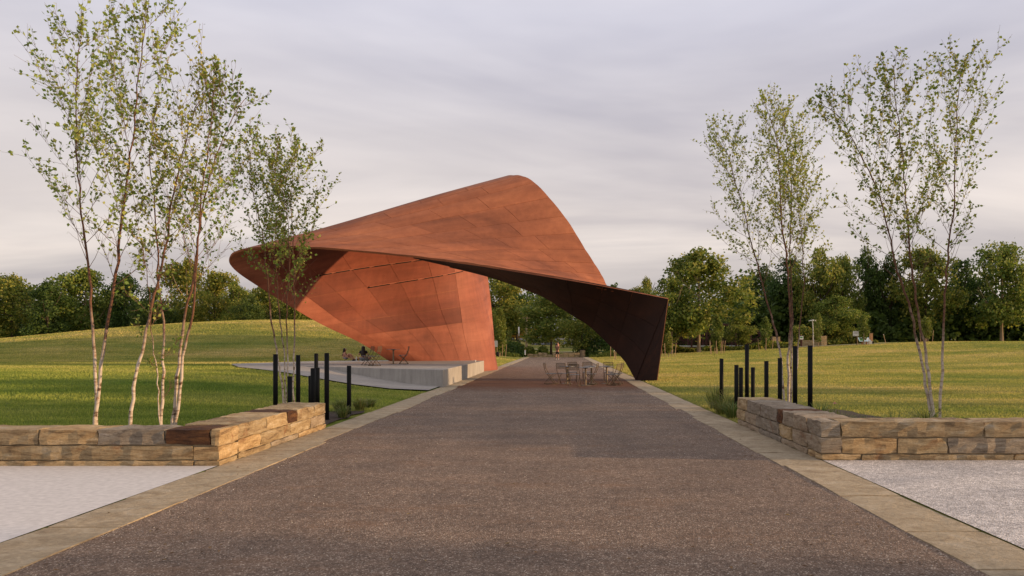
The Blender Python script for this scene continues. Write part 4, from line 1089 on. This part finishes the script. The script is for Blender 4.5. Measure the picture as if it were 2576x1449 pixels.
# ------------------------------------------------------------ ornamental grasses and flowers
def tuft(label, x, y, h_, r_, n, seed, mat=L_tuft, cat='grass tuft'):
    r = np.random.default_rng(seed); t = thing('ornamental_grass', label, cat, (x,y,hgt(x,y)), 0, 'ornamental grass tufts by the walls')
    a = r.random(n)*6.283; le = h_*(.5+.6*r.random(n)); sp = r_*r.random(n)**.6; b0 = r_*.25*r.random(n)
    wv = .004+.003*r.random(n)
    ca, sa = np.cos(a), np.sin(a)
    A = np.stack([ca*b0, sa*b0, np.zeros(n)],1); B = np.stack([ca*(b0+sp*.35), sa*(b0+sp*.35), le*.6],1); D = np.stack([ca*(b0+sp), sa*(b0+sp), le*(1-.3*sp/r_)],1)
    s = np.stack([-sa*wv, ca*wv, np.zeros(n)],1)
    V = np.concatenate([np.stack([A-s,A+s,B+s,B-s],1), np.stack([B-s,B+s,D+s*.2,D-s*.2],1)]).reshape(-1,3)
    mknp('blades', V, 4, mat, t); return t
for i, (px, d, h_, r_, lab) in enumerate([
 (1800, 19.6, .75, .55, 'tall wispy grass tuft left of the leftmost right-hand post'), (1832, 18.4, .6, .5, 'grass tuft between the right kerb and the wall end'),
 (1842, 17.0, .42, .42, 'straw coloured grass clump at the end of the right wall'), (1815, 18.0, .4, .4, 'low grass clump beside the right kerb'),
 (2065, 14.6, .62, .5, 'grass tuft behind the right wall near the last post'), (2110, 13.2, .6, .5, 'grass tuft behind the right wall left of the coneflower'),
 (2180, 13.0, .5, .45, 'fresh grass tuft behind the front leg of the right wall'), (2245, 12.6, .6, .5, 'grass tuft below the right birch crown'),
 (2330, 13.6, .6, .5, 'grass tuft at the foot of the right birch'), (856, 18.4, .42, .4, 'green grass tuft left of the lone left post'),
 (862, 16.8, .34, .3, 'straw coloured dry tuft at the end of the left wall'), (905, 18.8, .4, .35, 'green grass tuft right of the lone left post'),
 (930, 19.8, .3, .35, 'small grass tuft farthest along the left mulch bed'), (640, 13.6, .35, .35, 'grass tuft behind the left wall'),
 (520, 12.6, .26, .3, 'low weed tuft behind the left wall near the twin birch'), (470, 12.1, .22, .3, 'low green tuft beside the twin birch base')]):
    X = (px-VX)/FP*d
    tuft(lab, X, d, h_, r_*1.2, 190, 50+i)
def coneflower(label, px, d, h_):
    X = (px-VX)/FP*d; t = thing('coneflower', label, 'flower', (X,d,hgt(X,d)))
    G().tube([(0,0,0),(.02,0,h_*.5),(.03,.01,h_)], .004, 5).mesh('stem', L_tuft, t)
    G().cyl(.03,.01,h_-.01,h_+.02,.016,10,.008).mesh('flower_centre', M_amber, t)
    g = G()
    for k in range(10):
        a = k*.628; c_ = Vector((.03,.01,h_)); u = Vector((math.cos(a),math.sin(a),-.25)); s = Vector((-math.sin(a),math.cos(a),0))*.008
        g.add([c_+u*.012-s, c_+u*.012+s, c_+u*.05+s*.6, c_+u*.05-s*.6], [(0,1,2,3)])
    g.mesh('petals', plain('pink_petals', (.42,.12,.20)), t)
coneflower('pink coneflower drooping in the grass behind the right wall', 2096, 13.4, .62)
coneflower('second pink coneflower nearer the tall post behind the right wall', 2036, 17.5, .85)

# ------------------------------------------------------------ things far off
def seat_blocks():
    t = thing('stone_seat_wall', 'row of stepped sandstone block seats closing the end of the path', 'stone seat', (-4.2,99.6,0))
    for i, (a, b, top) in enumerate([(965,1108,1003),(1110,1238,1012),(1240,1364,970),(1366,1475,975),(1477,1605,1024),(1610,1768,970),(1770,1884,1000),(1886,2015,965),(2017,2174,970),(2176,2310,970)]):
        pa, pb, pt = (1960+a/6.44)/1.59, (1960+b/6.44)/1.59, (1260+top/6.44)/1.59
        A = at(pa, pt, 99.8); B = at(pb, pt, 99.8)
        V, F = rough_block(A.x+4.2+.02, B.x+4.2-.02, 0, .8, 0, A.z*.5, .035, 4, 2, 2, i*3.3)
        mk('stone', V, F, M_stone, t)
        V, F = rough_block(A.x+4.2+.01, B.x+4.2-.01, -.03, .77, A.z*.5+.015, A.z, .035, 4, 2, 2, i*5.3)
        mk('stone', V, F, M_stone, t)
seat_blocks()
def post_thing(name, label, cat, px, d, build):
    X = (px-VX)/FP*d; t = thing(name, label, cat, (X,d,hgt(X,d))); build(t, EYE-hgt(X,d)); return t
def light_column(t, e):
    top = e+(VY-822)/FP*105; mid = e+(VY-845.6)/FP*105
    G().cyl(0,0,-.1,mid,.085,12,.08).mesh('post', M_chair, t); G().cyl(0,0,mid,top-.03,.10,14).mesh('lamp_shade', M_lamp, t, True); G().cyl(0,0,top-.03,top,.11,14).mesh('cap', M_galv, t)
post_thing('light_column', 'slim light column with pale upper half standing in the arch', 'light column', 1305.4, 105, light_column)
def lamp_post(t, e):
    top = e+(VY-808)/FP*98
    G().tube([(0,0,-.1),(-.02,0,top*.5),(-.1,0,top)], [.085,.07,.05], 10).mesh('pole', M_galv, t)
    G().tube([(-.62,0,top+.02),(-.3,0,top+.09),(-.05,0,top+.11),(.25,0,top+.08),(.42,0,top+.02)], [.03,.07,.09,.07,.03], 10).mesh('lamp_head', M_wht, t)
    G().cyl(0,0,0,.12,.2,12).mesh('footing', M_conc, t)
post_thing('lamp_post', 'white lamp post with a flat wide head on the right lawn', 'lamp post', 2046, 98, lamp_post)
def util_pole(t, e):
    top = e+(VY-790)/FP*120
    G().tube([(0,0,-.2),(0,0,top*.5),(.05,0,top)], [.22,.18,.13], 10).mesh('pole', M_barkp, t)
    G().box(-.7,.7,-.05,.05,top-.7,top-.55).mesh('crossarm', M_wood, t)
post_thing('utility_pole', 'pale wooden pole rising behind the light column', 'pole', 1324.5, 120, util_pole)
def bin_(t, e):
    G().cyl(0,0,0,.95,.33,18,.36).mesh('barrel', M_table, t); G().cyl(0,0,.95,1.02,.38,18,.2).mesh('lid', M_black, t)
post_thing('litter_bin', 'round dark metal litter bin at the right end of the stone seats', 'bin', 1465.5, 98.4, bin_)
def sbol(t, e):
    G().cyl(0,0,0,.35,.08,12).mesh('base', M_black, t); G().cyl(0,0,.35,.95,.085,12).mesh('post', M_wht, t); G().cyl(0,0,.95,1.02,.10,12,.05).mesh('cap', M_amber, t)
post_thing('bollard_light', 'short white bollard light left of the stone seats', 'bollard light', 1321, 98, sbol)
def gsign(t, e):
    z0, z1 = e+(VY-873)/FP*91, e+(VY-857)/FP*91
    G().box(-.22,.26,-.02,.02,z0,z1).mesh('sign_panel', M_galv, t)
    for s in (-.15,.19): G().cyl(s,.05,-.1,z1-.05,.035,8).mesh('post', M_wood, t)
post_thing('sign', 'small grey sign board seen just right of the steel wall base', 'sign', 1246.5, 91, gsign)
def bag(t, e):
    bm = [(0,0,.02),(0,0,.3),(.02,0,.5),(0,0,.62)]
    G().tube(bm, [.17,.21,.18,.08], 10).mesh('bag_body', M_cloth_k, t, True); G().tube([(-.06,-.2,.1),(-.08,-.27,.35),(-.03,-.18,.56)], .018, 6).mesh('strap', M_black, t)
post_thing('backpack', 'black bag leaning at the stakes right of the steel wall', 'bag', 1252, 90, bag)
def bushpile(px, d, w_, h_, label, mat, seed, size=.25, n=900):
    r = np.random.default_rng(seed); X = (px-VX)/FP*d; t = thing('shrub', label, 'shrub', (X,d,hgt(X,d)), 0, 'shrubs at the end of the path')
    q = r.normal(size=(n,3)); q /= np.linalg.norm(q,axis=1)[:,None]; q *= (.6+.5*r.random(n))[:,None]; q[:,2] = np.abs(q[:,2])
    P = q*np.array([w_/2,w_/2,h_]); mknp('foliage', leaf_quads(P, size, .2, r), 4, mat, t)
    G().tube([(0,0,-.05),(0,0,h_*.7)], .03, 5).mesh('stem', M_bark, t)
bushpile(1288, 100, 3.6, 2.1, 'dark shrub left of the light column', L_dark, 1)
bushpile(1330, 104, 2.0, 1.2, 'small shrub behind the left stone seats', L_tree, 2)
bushpile(1366, 103, 1.5, 1.3, 'shrub behind the middle of the stone seats', L_tree, 3)
bushpile(1500, 104, 6, 3.4, 'broad dark shrub right of the litter bin', L_dark, 4, .35, 1600)
bushpile(1472, 101, 1.8, 2.2, 'climbing shrub on the trunk behind the litter bin', L_dark, 5)
G().tube([at(1464,890,100.5), at(1463,840,100.5), at(1462,760,100.5)], [.32,.27,.16], 10)
tree('tree whose dark trunk stands behind the litter bin', 1464, 760, 101.5, 95, 'm', 0)
# parking road and cars
V = []; F = []
rd = [(138,-5,9),(146,-6,9),(156,-8,8),(168,-10,7),(182,-14,4)]
for y, a, b in rd: V += [(a,y,hgt(a,y)+.08),(b,y,hgt(b,y)+.08)]
for i in range(len(rd)-1): F.append((2*i,2*i+1,2*i+3,2*i+2))
mk('road', V, F, M_asph, None, kind='structure', label='grey driveway climbing beyond the arch')
mk('parking_area', [(x,y,hgt(x,y)+.10) for x,y in ((-32,168),(-8,166),(-10,180),(-34,182))], [(0,1,2,3)], M_asph, None, kind='structure', label='asphalt parking area far behind')
mk('footpath', [(x,y,hgt(x,y)+.06) for x,y in ((-40,112.0),(-16,112),(0,112),(16,112),(16,113.2),(0,113.2),(-16,113.2),(-40,113.2))], [(0,1,6,7),(1,2,5,6),(2,3,4,5)], M_conc, None, kind='structure', label='thin footpath crossing behind the stone seats')
fp = [(29,104.5),(34,103),(39,101.5),(44,100.5),(60,98.5),(80,97)]
V = [(x,y,hgt(x,y)+.07) for x,y in fp]+[(x,y+1.8,hgt(x,y+1.8)+.07) for x,y in fp[::-1]]
n = len(fp); mk('footpath', V, [(i,i+1,2*n-2-i,2*n-1-i) for i in range(n-1)], M_conc, None, kind='structure', label='pale footpath along the right wood edge')
def make_car(label, px, d, paint, rz, box=False):
    X = (px-VX)/FP*d; t = thing('parked_car', label, 'truck' if box else 'car', (X,d,hgt(X,d)+.1), rz)
    L, W, H = (6.0,2.1,2.5) if box else (4.5,1.8,1.42)
    prof = [(-L/2,.35),(-L/2,.85),(-L*.33,.95),(-L*.2,H),(L*.25,H),(L*.42,.98),(L/2,.9),(L/2,.35)] if not box else [(-L/2,.5),(-L/2,1.3),(-L*.42,1.5),(-L*.36,H*.85),(-L*.2,H*.85),(-L*.2,H),(L/2,H),(L/2,.5)]
    n = len(prof); g = G(); g.add([(x,-W/2,z) for x,z in prof]+[(x,W/2,z) for x,z in prof], [tuple(range(n)), tuple(range(n,2*n))[::-1]]+[(i,n+i,n+(i+1)%n,(i+1)%n) for i in range(n)])
    bevel(g.mesh('body', paint, t), .06, 2)
    for s in (-1,1):
        for x in ((-L*.31),(L*.30)):
            wh = G().tube([(x,s*(W/2-.12),.34),(x,s*(W/2+.03),.34)], .34, 16).mesh('wheel', M_black, t); G().tube([(x,s*(W/2+.03),.34),(x,s*(W/2+.045),.34)], .2, 12).mesh('rim', M_galv, wh)
        if not box: G().add([(-L*.19,s*(W/2+.01),1.0),(L*.33,s*(W/2+.01),1.0),(L*.24,s*(W/2+.01),H-.08),(-L*.17,s*(W/2+.01),H-.08)], [(0,1,2,3)]).mesh('side_window', M_glass, t)
        G().box(-L/2-.02,-L/2+.03,s*W*.33-.14,s*W*.33+.14,.68,.82).mesh('headlight', M_lamp, t)
    if not box:
        G().add([(-L*.325,-W*.42,.99),(-L*.325,W*.42,.99),(-L*.21,W*.38,H-.05),(-L*.21,-W*.38,H-.05)], [(0,1,2,3)]).mesh('windscreen', M_glass, t).location = (-.03,0,.03)
    else:
        G().add([(-L*.43,-W*.42,1.52),(-L*.43,W*.42,1.52),(-L*.37,W*.4,H*.82),(-L*.37,-W*.4,H*.82)], [(0,1,2,3)]).mesh('windscreen', M_glass, t).location = (-.03,0,.03)
make_car('dark grey car parked left of the light column, seen far through the arch', 1284, 164, plain('grey_car_paint',(.06,.065,.07),.3), 1.2)
make_car('pale car parked right beside the dark car far through the arch', 1297, 166, plain('white_car_paint',(.6,.62,.64),.3), 1.35)
make_car('orange yellow box truck parked behind the wooden pole', 1313, 152, plain('yellow_paint',(.55,.27,.03),.4), .1, True)

# footbridge
def footbridge():
    x0, x1, yb = 15.5, 33.5, 114.5; t = thing('footbridge', 'dark red brown arched truss footbridge at the wood edge', 'bridge', (x0,yb,1.0)); Lb = x1-x0
    def zt(f): return 1.15+2.6*math.sin(PI*min(1,max(0,f*.93+.05)))
    G().box(0,Lb,0,3,.30,.55).mesh('deck', M_galv, t); G().box(-1,Lb,-.1,.1,-.4,.28).mesh('girder', M_bridge, t); G().box(-1,Lb,2.9,3.1,-.4,.28).mesh('girder', M_bridge, t)
    for yy in (0, 3):
        G().tube([(Lb*i/16, yy, zt(i/16)) for i in range(17)], .13, 6).mesh('top_chord', M_bridge, t)
        for k in range(9):
            x = Lb*k/8
            G().box(x-.13,x+.13,yy-.1,yy+.1,.3,zt(k/8)).mesh('post', M_bridge, t)
            if 0 < k < 8:
                s = 1 if k < 4 else -1
                G().tube([(x,yy,zt(k/8)),(x+s*Lb/8,yy,.5)], .07, 5).mesh('brace', M_bridge, t)
        for z in (.8,1.05,1.3,1.5): G().box(0,Lb,yy-.13,yy-.10,z-.03,z+.03).mesh('rail', M_bridge, t)
footbridge()
def far_wall(label, pxa, pxb, pyt, pyb, d, courses):
    a, b = at(pxa,pyt,d), at(pxb,pyb,d); z0 = hgt(a.x,d); t = thing('stone_wall', label, 'stone wall', (a.x,d,z0)); H = a.z-z0; r = random.Random(int(pxa))
    G().box(.05,b.x-a.x-.05,.05,.55,-.3,H-.05).mesh('mortar', M_mortar, t)
    for c_ in range(courses):
        x = 0; L = b.x-a.x
        while x < L-.2:
            w_ = min(L-x, r.uniform(.7,1.4)); 
            if L-x-w_ < .4: w_ = L-x
            V, F = rough_block(x+.01,x+w_-.01,0,.6,H*c_/courses+.01,H*(c_+1)/courses-.01,.03,2,1,1,r.random()*50); mk('stone', V, F, M_stone, t); x += w_
far_wall('low stone abutment wall left of the lamp post', 2018, 2064, 855.5, 866, 108, 4)
far_wall('taller stone pillar at the right end of the abutment wall', 2066, 2081, 845, 866, 107.4, 5)
far_wall('stone pillar behind the leftmost birch stem by the bridge', 1943.6, 1963, 847, 867, 107.4, 5)
# signs
def psign(t, e):
    z0, z1 = e+(VY-845.6)/FP*98, e+(VY-834)/FP*98
    G().cyl(0.05,.04,-.1,z0+.3,.035,8).mesh('post', M_black, t); G().box(-.42,.32,-.015,.015,z0,z1+.05).mesh('sign_panel', M_wht, t)
    g = G()
    for k in range(6): g.box(-.34,.24-.07*(k%3),-.02,-.016,z1-.02-k*.055,z1-.002-k*.055)
    g.mesh('text_lines', M_chair, t); G().box(-.34,-.24,-.02,-.016,z0+.06,z0+.16).mesh('pictogram', M_black, t)
post_thing('notice_sign', 'white notice sign on a dark post left of the information panel', 'sign', 2154, 98, psign)
def infop(t, e):
    z0, z1 = e+(VY-859)/FP*100, e+(VY-849.5)/FP*100
    for s in (-.28,.28): G().box(s-.06,s+.06,-.05,.05,-.1,z0+.12).mesh('post', plain('red_brown_post',(.28,.09,.05)), t)
    M = Matrix.Translation((0,0,(z0+z1)/2))@Matrix.Rotation(math.radians(38),4,'X')
    G().box(-.75,.75,-.42,.42,-.02,.02,M).mesh('panel', M_blue, t)
    G().box(-.62,-.1,-.30,.30,.022,.026,M).mesh('map_print', M_green, t); G().box(.1,.62,.0,.30,.022,.026,M).mesh('text_print', M_wht, t)
post_thing('information_panel', 'tilted blue map panel on two red brown posts at the footpath', 'information panel', 2174, 100, infop)
def trail(t, e):
    z1 = e+(VY-845)/FP*106
    G().box(-.12,.12,-.06,.06,-.1,z1+.1).mesh('post', M_bridge, t); G().box(-.26,.26,-.09,-.062,z1-.5,z1-.02).mesh('sign_panel', M_wht, t)
    G().box(-.17,.17,-.10,-.092,z1-.32,z1-.1).mesh('tree_print', M_green, t)
post_thing('trail_sign', 'white and green trail sign on a brown post behind the birch stems', 'sign', 2015.7, 106, trail)
def opillar(t, e):
    z1 = e+(VY-839)/FP*102; zm = e+(VY-859)/FP*102
    G().box(-.17,.17,-.15,.15,zm,z1).mesh('board', M_amber, t); G().box(-.3,.3,-.22,.22,-.1,zm).mesh('plinth', M_black, t); G().box(-.2,.2,-.18,.18,z1,z1+.06).mesh('cap', M_wood, t)
post_thing('totem_sign', 'narrow tan totem on a black plinth right of the information panel', 'sign', 2191.5, 102, opillar)
def bench(t, e):
    V, F = rough_block(-.45,.5,-.2,.25,0,.42,.03,4,2,2,9); mk('stone', V, F, plain('white_stone',(.6,.58,.55)), t)
    G().box(-.5,.55,-.24,.29,.42,.47).mesh('seat', M_galv, t)
post_thing('bench', 'low white block bench beside the information panel', 'bench', 2183, 100.5, bench)

# ------------------------------------------------------------ grass blades
def blades(label, n, region, hmin, hmax, seed):
    r = np.random.default_rng(seed); X, Y = region(r, n)
    H = np.array([hgt(a, b) for a, b in zip(X, Y)])
    a = r.random(n)*6.283; h_ = (hmin+(hmax-hmin)*r.random(n)**1.6)*(1+Y/70); wv = .0035+.00045*Y
    le = h_*.7*r.random(n); ca, sa = np.cos(a), np.sin(a); b = r.random(n)*6.283
    P = np.stack([X,Y,H],1); s = np.stack([ca*wv, sa*wv, np.zeros(n)],1); tip = P+np.stack([np.cos(b)*le, np.sin(b)*le, h_],1)
    V = np.stack([P-s, P+s, tip],1).reshape(-1,3)
    return mknp('grass', V, 3, M_blade, None, kind='stuff', label=label, category='grass')
stagepoly = [(-4.3,26.0),(-7.4,26.9),(-9.0,27.6),(-10.5,28.7),(-12.2,30.4),(-14.2,33.2),(-16.4,37.4),(-17.1,39.2),(-14.7,43.7),(-12.2,46.7),(-4.3,47.2)]
def inpoly(X, Y, poly):
    c_ = np.zeros(len(X), bool); n = len(poly)
    for i in range(n):
        x0,y0 = poly[i]; x1,y1 = poly[(i+1)%n]
        k = ((y0 > Y) != (y1 > Y)) & (X < (x1-x0)*(Y-y0)/((y1-y0) or 1e-9)+x0); c_ ^= k
    return c_
def left_reg(r, n):
    Y = 10.9+(r.random(n*2)**1.35)*78; X = -4.75-(r.random(n*2))*np.minimum(60, Y*.78)
    k = ~inpoly(X, Y, stagepoly) & ~((X > -5.45)&(Y < 15)) & ~((Y < 10.9))& ~((X > -6.2)&(Y > 15.1)&(Y < 18.4)); k &= (X/Y > -.80)
    X, Y = X[k][:n], Y[k][:n]; return X, Y
def right_reg(r, n):
    Y = 11.5+(r.random(n*2)**1.35)*88; X = 3.78+(r.random(n*2))*np.minimum(70, Y*.66)
    k = ~((X < 4.5)&(Y < 15.8)) & (X/Y < .68) & ~((X > 4.5)&(X < 7.2)&(Y > 14)&(Y < 18.7)); X, Y = X[k][:n], Y[k][:n]; return X, Y
def fix(f):
    def g_(r, n):
        X, Y = f(r, n); m = len(X)
        if m < n: k = r.integers(0, m, n-m); X = np.concatenate([X, X[k]+r.normal(size=n-m)*.05]); Y = np.concatenate([Y, Y[k]+r.normal(size=n-m)*.05])
        return X[:n], Y[:n]
    return g_
blades('mown grass of the left lawn and mound', 340000, fix(left_reg), .018, .055, 1)
blades('mown straw tinted grass of the right lawn', 240000, fix(right_reg), .015, .045, 2)
